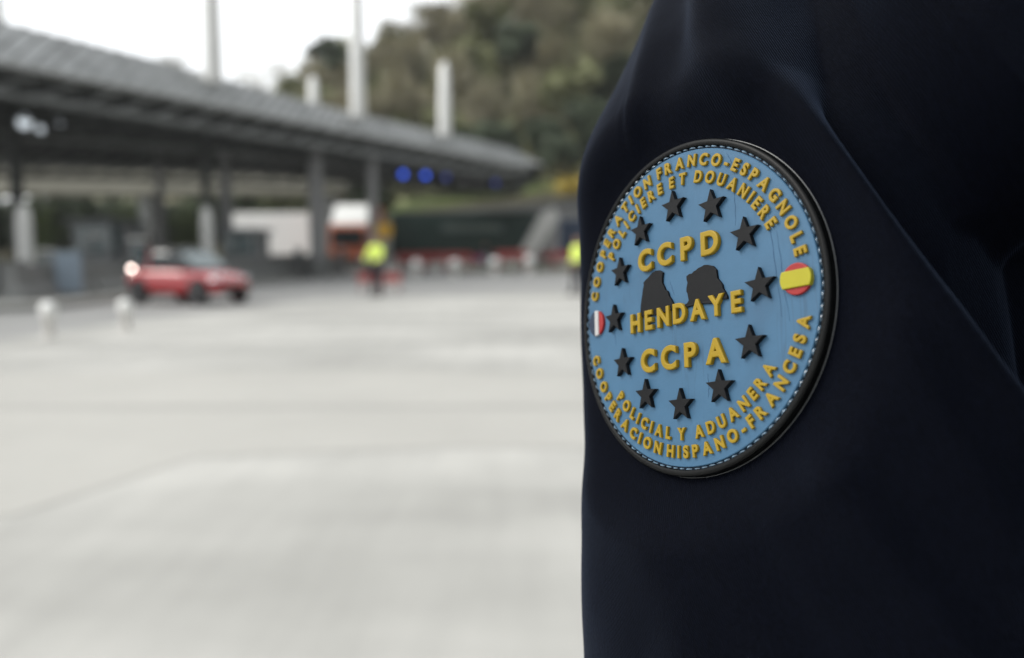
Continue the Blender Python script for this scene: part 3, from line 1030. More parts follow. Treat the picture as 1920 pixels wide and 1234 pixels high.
def head_mesh():
    """head with face, facing +Y, chin at z=0, height .23"""
    bm = bmesh.new()
    bmesh.ops.create_uvsphere(bm, u_segments=40, v_segments=30, radius=1)
    for v in bm.verts:
        x, y, z = v.co
        wx = .076 * (1 - .18 * sm(-.1, -1, z)); wy = .094
        X, Y, Z = x * wx, y * wy * (1 - .1 * sm(0, -1, z)), .118 + z * .116
        if y > 0:
            fx = X / .02
            Y += .020 * exp(-(fx * .9) ** 2 * 2.0) * exp(-((Z - .098) / .02) ** 2)        # nose
            Y += .010 * exp(-(fx) ** 2 * 2.0) * exp(-((Z - .118) / .02) ** 2)
            for s in (-1, 1):
                Y -= .009 * exp(-((X - s * .031) / .015) ** 2 - ((Z - .124) / .012) ** 2)  # sockets
            Y += .005 * exp(-(X / .025) ** 2 - ((Z - .063) / .008) ** 2)                    # lips
            Y -= .003 * exp(-(X / .02) ** 2 - ((Z - .052) / .006) ** 2)
            Y += .008 * exp(-(X / .022) ** 2 - ((Z - .022) / .016) ** 2)                    # chin
            Y += .004 * exp(-((Z - .142) / .01) ** 2)                                       # brow
        for s in (-1, 1):                                                                  # ears
            X += s * .014 * exp(-((Z - .115) / .024) ** 2 - ((Y + .006) / .014) ** 2) * (1 if x * s > 0 else 0)
        v.co = (X, Y, Z)
    me = bpy.data.meshes.new('head'); bm.to_mesh(me); bm.free()
    return me


def join_meshes(mes_m, name):
    mb = MB()
    for me, mtx in mes_m:
        mb.add([mtx @ v.co for v in me.vertices], [tuple(p.vertices) for p in me.polygons])
    me = bpy.data.meshes.new(name); me.from_pydata(mb.v, [], mb.f); me.update()
    me.polygons.foreach_set('use_smooth', [True] * len(me.polygons))
    return me


HEAD = head_mesh()


def hair_mesh(long=False):
    bm = bmesh.new()
    bmesh.ops.create_uvsphere(bm, u_segments=30, v_segments=22, radius=1)
    kill = []
    for v in bm.verts:
        x, y, z = v.co
        v.co = (x * .083, y * .101 - .003, .124 + z * .119)
        if (y > .15 and z < .48 + .1 * x * x) or z < -.45 or (y > -.2 and z < -.02):
            kill.append(v)
    bmesh.ops.delete(bm, geom=kill, context='VERTS')
    me = bpy.data.meshes.new('hair'); bm.to_mesh(me); bm.free()
    me.polygons.foreach_set('use_smooth', [True] * len(me.polygons))
    return me


def person(label, loc, rz, jacket_m, H=1.75, legs_m=None, stride=.12, arms=(0.0, 0.0), group=None, tape=False, cap=None):
    t = thing('person', label, 'person', loc, rz, group)
    s = H / 1.75
    V = lambda x, y, z: (x * s, y * s, z * s)
    # body: head, neck, torso core, arms, hands and shins in one skin surface
    pts = [(V(0, 0, .95), .13, .10), (V(0, 0, 1.15), .12, .09), (V(0, 0, 1.38), .14, .09), (V(0, 0, 1.48), .06, .06), (V(0, .01, 1.55), .05, .055)]
    ed = [(0, 1), (1, 2), (2, 3), (3, 4)]
    arm = []
    for k, sd_ in enumerate((-1, 1)):
        sw = arms[k]
        sh = (sd_ * .19, 0, 1.41); el = (sd_ * .235, .02 + sw * .5, 1.13 + abs(sw) * .1); wr = (sd_ * .23, .10 + sw, .90 + abs(sw) * .55)
        n0 = len(pts)
        pts += [(V(*sh), .055, .055), (V(*el), .042, .042), (V(*wr), .028, .024)]
        ed += [(2, n0), (n0, n0 + 1), (n0 + 1, n0 + 2)]
        d = (Vector(wr) - Vector(el)).normalized()
        hand_pts(pts, ed, n0 + 2, V(*wr), d, (0, 1, 0), (-sd_, 0, 0), s)
        arm.append((sh, el, wr))
    leg = []
    for k, sd_ in enumerate((-1, 1)):
        st = stride * (1 if k else -1)
        hp = (sd_ * .09, 0, .92); kn = (sd_ * .10, st * .5 + .03, .50); an = (sd_ * .105, st, .09)
        n0 = len(pts)
        pts += [(V(*hp), .085, .085), (V(*kn), .055, .055), (V(*an), .036, .036)]
        ed += [(0, n0), (n0, n0 + 1), (n0 + 1, n0 + 2)]
        leg.append((hp, kn, an))
    core = skin_mesh('body', pts, ed, 1)
    me = join_meshes([(core, Matrix()), (HEAD, Matrix.Translation(V(0, .015, 1.52)) @ Matrix.Scale(s, 4))], 'body')
    link('body', me, M['skin'], t)
    # jacket: torso loft + sleeves in a skin surface
    jp = [(V(0, 0, .86), .175, .125), (V(0, 0, 1.05), .165, .12), (V(0, 0, 1.28), .18, .125), (V(0, -.005, 1.42), .15, .10), (V(0, 0, 1.49), .075, .07)]
    je = [(0, 1), (1, 2), (2, 3), (3, 4)]
    for sh, el, wr in arm:
        n0 = len(jp)
        w2 = Vector(el).lerp(Vector(wr), .93)
        jp += [(V(*sh), .078, .078), (V(*el), .06, .06), (V(*w2), .045, .042)]
        je += [(3, n0), (n0, n0 + 1), (n0 + 1, n0 + 2)]
    jk = link('jacket', skin_mesh('jacket', jp, je, 2), jacket_m, t)
    if tape:
        mb = MB()
        for z in (1.0, 1.15):
            ring = [[(.195 * s * cos(a) * k2, .14 * s * sin(a) * k2, (z + dz) * s) for a in [2 * pi * i / 28 for i in range(28)]] for k2, dz in ((1, -.012), (1.0, .012))]
            mb.loft(ring, caps=False)
        mb.build('reflective_band', M['reflect'], jk)
    tp = [(V(0, 0, .95), .15, .115)]
    te = []
    for hp, kn, an in leg:
        n0 = len(tp)
        tp += [(V(*hp), .10, .10), (V(*kn), .072, .075), (V(an[0], an[1], an[2] + .0), .056, .06)]
        te += [(0, n0), (n0, n0 + 1), (n0 + 1, n0 + 2)]
    link('trousers', skin_mesh('trousers', tp, te, 2), legs_m or M['darkcloth'], t)
    for hp, kn, an in leg:
        MB().box((an[0] * s, (an[1] + .06) * s, .05 * s), (.1 * s, .28 * s, .1 * s), bev=.03, taper=.85).build('boot', M['black'], t, smooth=True)
    link('hair', hair_mesh(), M['hair'], t).location = V(0, .015, 1.52)
    if cap:
        MB().lathe(V(0, .01, 1.52), [(.09 * s, .175 * s), (.092 * s, .20 * s), (.075 * s, .245 * s), (.03 * s, .262 * s)], 20).build('cap', cap, t, smooth=True)
    return t


p = P(707, 555, CAMH / ((555 - 468) / FPX))
person('worker in bright yellow hi-vis jacket and dark trousers standing on the road', (p.x, p.y, 0), radians(160), M['hivis'], 1.74, stride=.05, arms=(.25, .2), tape=True, cap=M['black'])
p = P(1083, 550, 25)
person('worker in yellow hi-vis jacket half hidden behind the near sleeve', (P(1083, 500, 24).x, 24, 0), radians(120), M['hivis'], 1.74, stride=.1, arms=(.1, .0), tape=True, cap=M['black'])
p = P(915, 515, 46)
person('distant figure in dark clothes with pale trousers among the barriers', (P(910, 500, 51).x, 51, .03), radians(170), M['darkcloth'], 1.7, legs_m=M['bluecloth'])
p = P(900, 500, 50)
bag = thing('purple_bag', 'small magenta bag hanging on the barrier beside the dark figure', 'bag', (P(897, 478, 50).x, 49.8, .55))
MB().box((0, 0, .2), (.5, .25, .5), bev=.1).build('bag_body', mat('magenta_cloth', (.35, .03, .14)), bag, smooth=True)
mb = MB()
for i in range(8):
    a0, a1 = pi * i / 8, pi * (i + 1) / 8
    mb.tube((.15 * cos(a0), 0, .44 + .18 * sin(a0)), (.15 * cos(a1), 0, .44 + .18 * sin(a1)), .018, .018, 6)
mb.build('handle', M['black'], bag)

# ================================================================== THE OFFICER: navy jacket, and the round arm patch
Rp = 0.045
Rm = ((0.536227, -0.000673, 0.844073), (-0.133535, 0.987339, 0.085620), (-0.833444, -0.158625, 0.529348))
Tc = Vector((0.98608, -0.14771, 4.68954)) * Rp
KAP, PHI = 0.11553, 0.0626
ax_u = Vector((Rm[0][0], Rm[1][0], Rm[2][0]))
ax_v = -Vector((Rm[0][1], Rm[1][1], Rm[2][1]))
ax_n = -Vector((Rm[0][2], Rm[1][2], Rm[2][2]))


def bend(u, v):
    c, s = cos(PHI), sin(PHI)
    a = u * c + v * s; b = -u * s + v * c
    A_ = sin(a * KAP) / KAP
    Z = -(1 - cos(a * KAP)) / KAP
    nx_, nz_ = sin(a * KAP), cos(a * KAP)
    return Vector((A_ * c - b * s, A_ * s + b * c, Z)), Vector((nx_ * c, nx_ * s, nz_))


def cdir(c):
    return Vector((c[0], c[2] * cos(PITCH) - c[1] * sin(PITCH), -c[2] * sin(PITCH) - c[1] * cos(PITCH)))


wu, wv, ww = cdir(ax_u), cdir(ax_v), cdir(ax_n)
PM = Matrix((wu, wv, ww)).transposed().to_4x4()
PM.translation = cam2world(Tc)


def pl(u, v, h):
    """patch-local metres of a point at (u,v) in radii, height h in radii above the blue face"""
    q, n = bend(u, v)
    return (q + n * h) * Rp


# ---- sleeve surface (camera-slice space), closed tube with folds
t2 = Vector((0.5412, -0.8409)); n2 = Vector((-0.8450, -0.5348))
t2 = Vector((ax_u.x, ax_u.z)).normalized(); n2 = Vector((ax_n.x, ax_n.z)).normalized()
Ltab = [(-400, 1410), (-250, 1340), (-120, 1270), (0, 1214), (60, 1188), (130, 1154), (200, 1124), (260, 1096), (300, 1082), (345, 1077), (420, 1079), (560, 1088), (640, 1094),
        (700, 1098), (860, 1097), (1000, 1094), (1100, 1097), (1234, 1106), (1500, 1130), (4000, 1130)]
line1 = [(-200, 1290), (0, 1392), (100, 1440), (250, 1556), (430, 1700), (560, 1800), (720, 1920), (900, 2060), (1300, 2400)]


def superell(th, a, b, e=.8):
    c, s = cos(th), sin(th)
    return (abs(c) ** e * (1 if c > 0 else -1) * a, abs(s) ** e * (1 if s > 0 else -1) * b)


def sil(cx, cz, a, b):
    best = 9
    for i in range(72):
        x, y = superell(2 * pi * i / 72, a, b)
        X = cx + t2.x * x + n2.x * y; Z = cz + t2.y * x + n2.y * y
        if Z > 0.02:
            best = min(best, X / Z)
    return best


def slice_params(Yc):
    row = 617 + FPX * Yc / .255
    a = .060; b = .052
    if Yc > .13:
        k = sm(.13, .45, Yc)
        a = .060 - .020 * k; b = .052 - .014 * k
    if Yc < -.10:
        k = sm(-.10, -.155, Yc)
        a = .060 - .020 * k; b = .052 - .02 * k
    # outer face on the patch plane: solve n.P = const for this height
    s = (Yc - Tc.y) / ax_v.y
    pp = Tc + ax_v * s
    base = Vector((pp.x, pp.z)) - n2 * (b + .0012)
    target = (lerp_tab(Ltab, row) - 960) / FPX
    lo, hi = -.03, .09
    dirx = Vector((1, 0.25)).normalized()
    for _ in range(22):
        m_ = (lo + hi) / 2
        c = base + dirx * m_
        if sil(c.x, c.y, a, b) < target: lo = m_
        else: hi = m_
    c = base + dirx * (lo + hi) / 2
    return c, a, b


keys = [(-.165 + i * .01) for i in range(64)]
kp = [slice_params(y) for y in keys]


def sp(Yc):
    f = (Yc - keys[0]) / .01
    i = max(0, min(len(keys) - 2, int(f))); u = max(0, min(1, f - i))
    (c0, a0, b0), (c1, a1, b1) = kp[i], kp[i + 1]
    # smooth over neighbours
    return c0.lerp(c1, u), a0 + (a1 - a0) * u, b0 + (b1 - b0) * u


def sps(Yc):
    acc = [sp(Yc + d) for d in (-.012, -.006, 0, .006, .012)]
    c = Vector((0, 0))
    for q in acc: c += q[0]
    return c / 5, sum(q[1] for q in acc) / 5, sum(q[2] for q in acc) / 5


def imgxy(c):
    return 960 + FPX * c.x / c.z, 617 + FPX * c.y / c.z


def fold(x, y, path, width, amp, y0, y1, skew=0.0):
    px = lerp_tab(path, y)
    d = (x - px) / width
    return amp * exp(-d * d) * sm(y0 - 60, y0 + 60, y) * sm(y1 + 60, y1 - 60, y)


def fold_disp(c):
    """drape of the cloth as a displacement, from where the folds of the jacket run"""
    x, y = imgxy(c)
    d = 0.0
    d += fold(x, y, [(-100, 1262), (0, 1234), (150, 1196), (330, 1132), (500, 1100)], 15, .0018, -200, 340)
    d += fold(x, y, [(-100, 1300), (60, 1275), (330, 1165)], 34, -.0020, -200, 260)
    d += fold(x, y, [(-100, 1345), (60, 1330), (160, 1350), (260, 1330)], 50, .0048, -200, 230)
    d += fold(x, y, [(-100, 1420), (150, 1450), (260, 1480)], 45, -.0030, -200, 220)
    # armhole crease: beyond this line the cloth steps down
    l1 = lerp_tab(line1, y)
    d += .0020 * exp(-((x - l1 + 55) / 55) ** 2) - .0240 * sm(l1 - 35, l1 + 135, x) * sm(1150, 700, y)
    l2 = lerp_tab([(-200, 1530), (0, 1712), (240, 1920), (500, 2150)], y)
    d += .0240 * sm(l2 - 50, l2 + 70, x) * sm(700, 300, y)
    # stitched seam close to the left outline
    d += fold(x, y, [(180, 1176), (260, 1148), (360, 1128)], 3.2, -.0007, 200, 300)
    # lower sleeve drapes
    d += fold(x, y, [(700, 1160), (900, 1190), (1100, 1260), (1300, 1300)], 60, .0020, 930, 1500)
    d += fold(x, y, [(800, 1500), (1000, 1620), (1300, 1850)], 70, .0045, 840, 1500)
    d += fold(x, y, [(500, 1640), (800, 1760), (1100, 1950)], 60, .0022, 560, 1200)
    d += fold(x, y, [(900, 1330), (1300, 1560)], 60, -.0030, 950, 1500)
    return d


def sleeve_mesh():
    NU = 420
    ys = []
    y = -.155
    while y < .50:
        ys.append(y)
        y += .0011 if y < .115 else .004
    mb = MB()
    vs = []
    for Yc in ys:
        c, a, b = sps(Yc)
        fy = sm(.12, .5, Yc)
        for i in range(NU):
            th = 2 * pi * i / NU
            x, w_ = superell(th, a, b)
            if x > 0: x *= 1.38
            X = c.x + t2.x * x + n2.x * w_; Z = c.y + t2.y * x + n2.y * w_
            q = Vector((X, Yc, Z))
            nn = Vector((t2.x * x / a ** 2 + n2.x * w_ / b ** 2, 0, t2.y * x / a ** 2 + n2.y * w_ / b ** 2))
            nn = nn.normalized() if nn.length else nn
            front = nn.dot(Vector((-X, 0, -Z)).normalized())
            dd = 0.0
            if Yc < .2 and Z > .05:
                dd += fold_disp(q) * sm(-.35, .1, front)
            nz3 = noise.noise(Vector((X * 16, Yc * 9, Z * 16))) * .0022 + noise.noise(Vector((X * 40 + 5, Yc * 26, Z * 40))) * .0008 + noise.noise(Vector((X * 75 + Yc * 60, Yc * 30 - X * 20, Z * 60))) * .00035
            if Yc > .14:
                nz3 += .004 * sin(Yc * 60 + 2.5 * sin(th * 2)) * sm(.14, .2, Yc)
            dd += nz3
            q = q + nn * dd
            # cloth pressed flat under the patch
            rel = q - Tc
            u, v, w3 = rel.dot(ax_u) / Rp, rel.dot(ax_v) / Rp, rel.dot(ax_n) / Rp
            rr = sqrt(u * u + v * v)
            if rr < 1.55 and front > -.6 and abs(w3) < .9:
                k = sm(1.45, .97, rr)
                bq, _ = bend(u, v)
                q = q + ax_n * ((bq.z - .050) - w3) * Rp * k
            vs.append(cam2world(q))
    n = len(ys)
    fs = [(j * NU + i, j * NU + (i + 1) % NU, (j + 1) * NU + (i + 1) % NU, (j + 1) * NU + i) for j in range(n - 1) for i in range(NU)]
    # rounded closed shoulder top
    top_c = sum((vs[i] for i in range(NU)), Vector()) / NU + Vector((.02, 0, .018))
    vs.append(top_c)
    fs += [((i + 1) % NU, i, len(vs) - 1) for i in range(NU)]
    # cuff: fold inside
    base = (n - 1) * NU
    cc = sum((vs[base + i] for i in range(NU)), Vector()) / NU
    k0 = len(vs)
    for i in range(NU):
        vs.append(vs[base + i].lerp(cc, .12))
    fs += [(base + i, base + (i + 1) % NU, k0 + (i + 1) % NU, k0 + i) for i in range(NU)]
    return vs, fs, cc, top_c


def cloth_mat():
    m = bpy.data.materials.new('navy_jacket_cloth')
    m.use_nodes = True
    n, l = m.node_tree.nodes, m.node_tree.links
    b = n['Principled BSDF']
    b.inputs['Roughness'].default_value = .78
    b.inputs['Specular IOR Level'].default_value = .04
    b.inputs['Sheen Weight'].default_value = .095
    b.inputs['Sheen Roughness'].default_value = .30
    b.inputs['Sheen Tint'].default_value = (.45, .62, 1, 1)
    t = n.new('ShaderNodeTexCoord')
    z = n.new('ShaderNodeTexNoise'); z.inputs['Scale'].default_value = 900; z.inputs['Detail'].default_value = 3
    l.new(t.outputs['Object'], z.inputs['Vector'])
    r = n.new('ShaderNodeValToRGB')
    r.color_ramp.elements[0].position = .35; r.color_ramp.elements[1].position = .7
    r.color_ramp.elements[0].color = (.0009, .0014, .0034, 1)
    r.color_ramp.elements[1].color = (.0017, .0025, .0058, 1)
    l.new(z.outputs['Fac'], r.inputs['Fac'])
    l.new(r.outputs['Color'], b.inputs['Base Color'])
    # twill lines
    mp = n.new('ShaderNodeMapping')
    mp.inputs['Rotation'].default_value = (radians(28), radians(18), radians(35))
    l.new(t.outputs['Object'], mp.inputs['Vector'])
    wv_ = n.new('ShaderNodeTexWave'); wv_.inputs['Scale'].default_value = 560; wv_.inputs['Distortion'].default_value = 1.2
    wv_.inputs['Detail'].default_value = 2; wv_.inputs['Detail Scale'].default_value = 3
    l.new(mp.outputs['Vector'], wv_.inputs['Vector'])
    ad = n.new('ShaderNodeMath'); ad.operation = 'ADD'
    l.new(wv_.outputs['Fac'], ad.inputs[0]); l.new(z.outputs['Fac'], ad.inputs[1])
    bp_ = n.new('ShaderNodeBump'); bp_.inputs['Strength'].default_value = .6; bp_.inputs['Distance'].default_value = .00016
    l.new(ad.outputs[0], bp_.inputs['Height'])
    l.new(bp_.outputs['Normal'], b.inputs['Normal'])
    return m


CLOTH = cloth_mat()
# the officer stands facing away (forward-left); lateral axis of the body from the sleeve
Lw = Vector((-.992, -.12, 0)).normalized()         # officer's left
Fw = Vector((Lw.y, -Lw.x, 0)).normalized()         # officer's forward
ctr = Vector((.335, .245, 0))
off = thing('person', 'police officer in navy jacket seen close from behind, left sleeve filling the right side', 'person', (ctr.x, ctr.y, 0), atan2(-Fw.x, Fw.y))
OM = off.matrix_world.copy()
OM = Matrix.Translation((ctr.x, ctr.y, 0)) @ Matrix.Rotation(atan2(-Fw.x, Fw.y), 4, 'Z')
OI = OM.inverted()
svs, sfs, cuff_w, top_w = sleeve_mesh()
jm = MB()
jm.add([OI @ v for v in svs], sfs)
# torso of the jacket: lofted back and chest (local: x right, y forward)
rings = []
NT = 160
for k in range(111):
    z = .80 + .72 * k / 110
    hw = lerp_tab([(.80, .205), (.95, .20), (1.1, .19), (1.25, .205), (1.36, .215), (1.43, .19), (1.47, .13), (1.50, .075), (1.52, .068)], z)
    hd = lerp_tab([(.80, .14), (.95, .135), (1.1, .13), (1.3, .14), (1.40, .125), (1.47, .095), (1.50, .07), (1.52, .065)], z)
    ring = []
    for i in range(NT):
        th = 2 * pi * i / NT
        c, s_ = cos(th), sin(th)
        x = abs(c) ** .8 * (1 if c > 0 else -1) * hw
        y = abs(s_) ** .85 * (1 if s_ > 0 else -1) * hd
        d = noise.noise(Vector((x * 9, y * 9, z * 5))) * .010 + noise.noise(Vector((x * 25, y * 25, z * 14 + x * 20))) * .003
        r_ = sqrt(x * x + y * y)
        ring.append((x + x / r_ * d, y + y / r_ * d, z))
    rings.append(ring)
jm.loft(rings)
# far sleeve
far = skin_mesh('far_sleeve', [((.15, 0, 1.40), .09, .09), ((.205, .0, 1.385), .075, .075), ((.265, .0, 1.12), .062, .062), ((.262, .10, .90), .046, .044)], [(0, 1), (1, 2), (2, 3)], 2)
jm.add([v.co for v in far.vertices], [tuple(p_.vertices) for p_ in far.polygons])
# collar
jm.lathe((0, 0, 0), [(.068, 1.50), (.073, 1.53), (.070, 1.56), (.062, 1.562), (.060, 1.53)], 40)
jo = jm.build('jacket', CLOTH, off, smooth=False)
jo.data.polygons.foreach_set('use_smooth', [True] * len(jo.data.polygons))
# body inside: head, neck, hands, legs in one surface
cl_ = OI @ cuff_w
pts = [((0, 0, .95), .12, .1), ((0, 0, 1.15), .11, .08), ((0, 0, 1.36), .11, .08), ((0, 0, 1.49), .052, .052), ((0, .01, 1.56), .05, .055)]
ed = [(0, 1), (1, 2), (2, 3), (3, 4)]
tl = OI @ top_w
for (sh, el, wr, sx) in (((-.14, 0, 1.38), (tl.x * .5 + cl_.x * .5 + .0, tl.y * .5 + cl_.y * .5, (tl.z + cl_.z) / 2), (cl_.x, cl_.y, cl_.z), -1),
                         ((.18, 0, 1.385), (.265, 0, 1.12), (.262, .10, .90), 1)):
    n0 = len(pts)
    pts += [(sh, .04, .04), (el, .036, .036), (wr, .027, .023)]
    ed += [(2, n0), (n0, n0 + 1), (n0 + 1, n0 + 2)]
    hand_pts(pts, ed, n0 + 2, wr, (0, .15, -1), (0, 1, 0), (-sx, 0, 0), 1.0)
for sx in (-1, 1):
    n0 = len(pts)
    pts += [((sx * .09, 0, .9), .08, .08), ((sx * .10, .02, .5), .055, .055), ((sx * .11, 0, .09), .036, .036)]
    ed += [(0, n0), (n0, n0 + 1), (n0 + 1, n0 + 2)]
core = skin_mesh('body', pts, ed, 2)
link('body', join_meshes([(core, Matrix()), (HEAD, Matrix.Translation((0, .015, 1.535)))], 'body'), M['skin'], off)
link('hair', hair_mesh(), M['hair'], off).location = (0, .015, 1.535)
link('trousers', skin_mesh('trousers', [((0, 0, .93), .16, .12), ((-.09, 0, .86), .105, .105), ((-.10, .02, .5), .078, .08), ((-.11, 0, .1), .065, .07),
                                        ((.09, 0, .86), .105, .105), ((.10, .02, .5), .078, .08), ((.11, 0, .1), .065, .07)],
                           [(0, 1), (1, 2), (2, 3), (0, 4), (4, 5), (5, 6)], 2), CLOTH, off)
for sx in (-1, 1):
    MB().box((sx * .11, .06, .05), (.105, .29, .10), bev=.03, taper=.85).build('boot', M['black'], off, smooth=True)

# ------------------------------------------------------------------ arm patch
def pvc(name, col, rough=.42, bump=.15, bscale=1500, streak=False, var=.05, spec=.25):
    m = mat(name, col, rough=rough, var=var, scale=120, spec=spec)
    n, l = m.node_tree.nodes, m.node_tree.links
    b = n['Principled BSDF']
    t = n.new('ShaderNodeTexCoord')
    z = n.new('ShaderNodeTexNoise'); z.inputs['Scale'].default_value = bscale; z.inputs['Detail'].default_value = 3
    l.new(t.outputs['Object'], z.inputs['Vector'])
    bp_ = n.new('ShaderNodeBump'); bp_.inputs['Strength'].default_value = bump; bp_.inputs['Distance'].default_value = .0002
    l.new(z.outputs['Fac'], bp_.inputs['Height']); l.new(bp_.outputs['Normal'], b.inputs['Normal'])
    if streak:
        src = b.inputs['Base Color'].links[0].from_socket
        mp = n.new('ShaderNodeMapping'); mp.inputs['Scale'].default_value = (75, 7, 1); mp.inputs['Rotation'].default_value = (0, 0, radians(4))
        mp.inputs['Location'].default_value = (1.3, .4, 0)
        l.new(t.outputs['Object'], mp.inputs['Vector'])
        zs = n.new('ShaderNodeTexNoise'); zs.inputs['Scale'].default_value = 3.0; zs.inputs['Detail'].default_value = 2.0
        l.new(mp.outputs['Vector'], zs.inputs['Vector'])
        # thin scuff lines where the stretched noise crosses its middle value, kept only in some areas
        sub = n.new('ShaderNodeMath'); sub.operation = 'SUBTRACT'; sub.inputs[1].default_value = .56
        ab = n.new('ShaderNodeMath'); ab.operation = 'ABSOLUTE'
        rg = n.new('ShaderNodeMapRange'); rg.inputs['From Min'].default_value = .0; rg.inputs['From Max'].default_value = .022
        rg.inputs['To Min'].default_value = 1; rg.inputs['To Max'].default_value = 0
        l.new(zs.outputs['Fac'], sub.inputs[0]); l.new(sub.outputs[0], ab.inputs[0]); l.new(ab.outputs[0], rg.inputs['Value'])
        z2 = n.new('ShaderNodeTexNoise'); z2.inputs['Scale'].default_value = 38; z2.inputs['Detail'].default_value = 2
        l.new(t.outputs['Object'], z2.inputs['Vector'])
        r2 = n.new('ShaderNodeMapRange'); r2.inputs['From Min'].default_value = .50; r2.inputs['From Max'].default_value = .66
        l.new(z2.outputs['Fac'], r2.inputs['Value'])
        mu = n.new('ShaderNodeMath'); mu.operation = 'MULTIPLY'
        l.new(rg.outputs['Result'], mu.inputs[0]); l.new(r2.outputs['Result'], mu.inputs[1])
        mu2 = n.new('ShaderNodeMath'); mu2.operation = 'MULTIPLY'; mu2.inputs[1].default_value = .55
        l.new(mu.outputs[0], mu2.inputs[0])
        # soft grime
        z4 = n.new('ShaderNodeTexNoise'); z4.inputs['Scale'].default_value = 55; z4.inputs['Detail'].default_value = 8
        l.new(t.outputs['Object'], z4.inputs['Vector'])
        r4 = n.new('ShaderNodeMapRange'); r4.inputs['From Min'].default_value = .52; r4.inputs['From Max'].default_value = .8; r4.inputs['To Max'].default_value = .45
        l.new(z4.outputs['Fac'], r4.inputs['Value'])
        mx = n.new('ShaderNodeMath'); mx.operation = 'MAXIMUM'
        l.new(mu2.outputs[0], mx.inputs[0]); l.new(r4.outputs['Result'], mx.inputs[1])
        mixc = n.new('ShaderNodeMixRGB'); mixc.inputs['Color2'].default_value = (.035, .07, .12, 1)
        l.new(mx.outputs[0], mixc.inputs['Fac']); l.new(src, mixc.inputs['Color1'])
        l.new(mixc.outputs['Color'], b.inputs['Base Color'])
    return m


PV = dict(
    blue=pvc('light_blue_rubber', (.048, .120, .205), rough=.5, streak=True),
    black=pvc('black_rubber', (.006, .0065, .0075), rough=.55, var=.15, spec=.16),
    rim=pvc('black_rim_rubber', (.004, .0044, .0046), rough=.38, var=.15, spec=.14),
    gold=pvc('golden_rubber', (.28, .185, .009), rough=.42),
    red=pvc('red_rubber', (.28, .02, .02), rough=.4),
    yellow=pvc('yellow_rubber', (.33, .30, .014), rough=.4),
    white=pvc('white_rubber', (.4, .4, .4), rough=.4),
    navy=pvc('navy_rubber', (.018, .03, .055), rough=.4),
    scuff=pvc('scuffed_rubber', (.035, .085, .155), rough=.7),
    thread=mat('blue_thread', (.10, .17, .24), rough=.16, var=.7, scale=900, spec=1.0),
)
pa = thing('arm_patch', 'round light blue rubber patch with raised gold lettering and black stars on the navy sleeve', 'patch')
pa.matrix_world = PM
pa.location = PM.to_translation(); pa.rotation_euler = PM.to_euler()


def ring_lathe(name, prof, m, parent, n=220, closed_center=False, smooth=True, dv=-.016):
    """prof of (radius, height) in patch radii"""
    mb = MB()
    rings_ = [[pl(r * cos(2 * pi * i / n), r * sin(2 * pi * i / n) + dv, h) for i in range(n)] for r, h in prof]
    mb.loft(rings_, caps=closed_center)
    o = mb.build(name, m, parent)
    if smooth:
        o.data.polygons.foreach_set('use_smooth', [True] * len(o.data.polygons))
        o.data.set_sharp_from_angle(angle=radians(50))
    return o


ring_lathe('face', [(.933, -.05), (.933, -.010), (.931, -.003), (.927, 0)] + [(.925 - k * .0460, 0) for k in range(1, 20)] + [(.004, 0)], PV['blue'], pa, closed_center=True, smooth=False)
ring_lathe('groove', [(.9325, -.022), (.9495, -.022), (.9495, -.05), (.9325, -.05)], PV['navy'], pa)
ring_lathe('rim', [(.9475, -.05), (.9475, -.006), (.949, .004), (.953, .008), (.972, .009), (.981, .006), (.986, -.001), (.988, -.010), (.986, -.018),
                   (.985, -.028), (.989, -.034), (.991, -.048), (.988, -.062), (.955, -.066)], PV['rim'], pa)
ring_lathe('backing', [(.988, -.064), (.9945, -.060), (.9960, -.052), (.9945, -.046), (.9885, -.044)], mat('grey_backing', (.05, .056, .06), rough=.35, spec=.5, var=.2, scale=300), pa)  # lighter ring puts the rim's edge highlight into the backing colour
for path in ([(.435, .62), (.442, .5), (.44, .37)], [(.655, .37), (.67, .2), (.683, .05), (.705, -.18)], [(.697, .28), (.715, .12), (.722, -.02), (.75, -.21)],
             [(-.63, -.04), (-.622, -.10), (-.61, -.17)], [(-.075, .15), (-.055, .10), (-.04, .06)], [(.20, -.43), (.205, -.50), (.20, -.56)], [(.40, .80), (.43, .74), (.45, .66)]):
    mb = MB()
    ring_ = []
    n_ = 14
    for j in range(n_ + 1):
        u = j / n_ * (len(path) - 1)
        i0 = min(int(u), len(path) - 2); f0 = u - i0
        x = path[i0][0] * (1 - f0) + path[i0 + 1][0] * f0 + .002 * sin(j * 1.7); y = path[i0][1] * (1 - f0) + path[i0 + 1][1] * f0
        w_ = .0042 * sin(pi * min(max(j / n_, .06), .94)) * (1 + .4 * sin(j * 2.3))
        ring_.append([pl(x - w_, y, -.001), pl(x - w_ * .5, y, .0012), pl(x + w_ * .5, y, .0012), pl(x + w_, y, -.001)])
    mb.loft(ring_)
    mb.build('scuff_mark', PV['scuff'], pa)
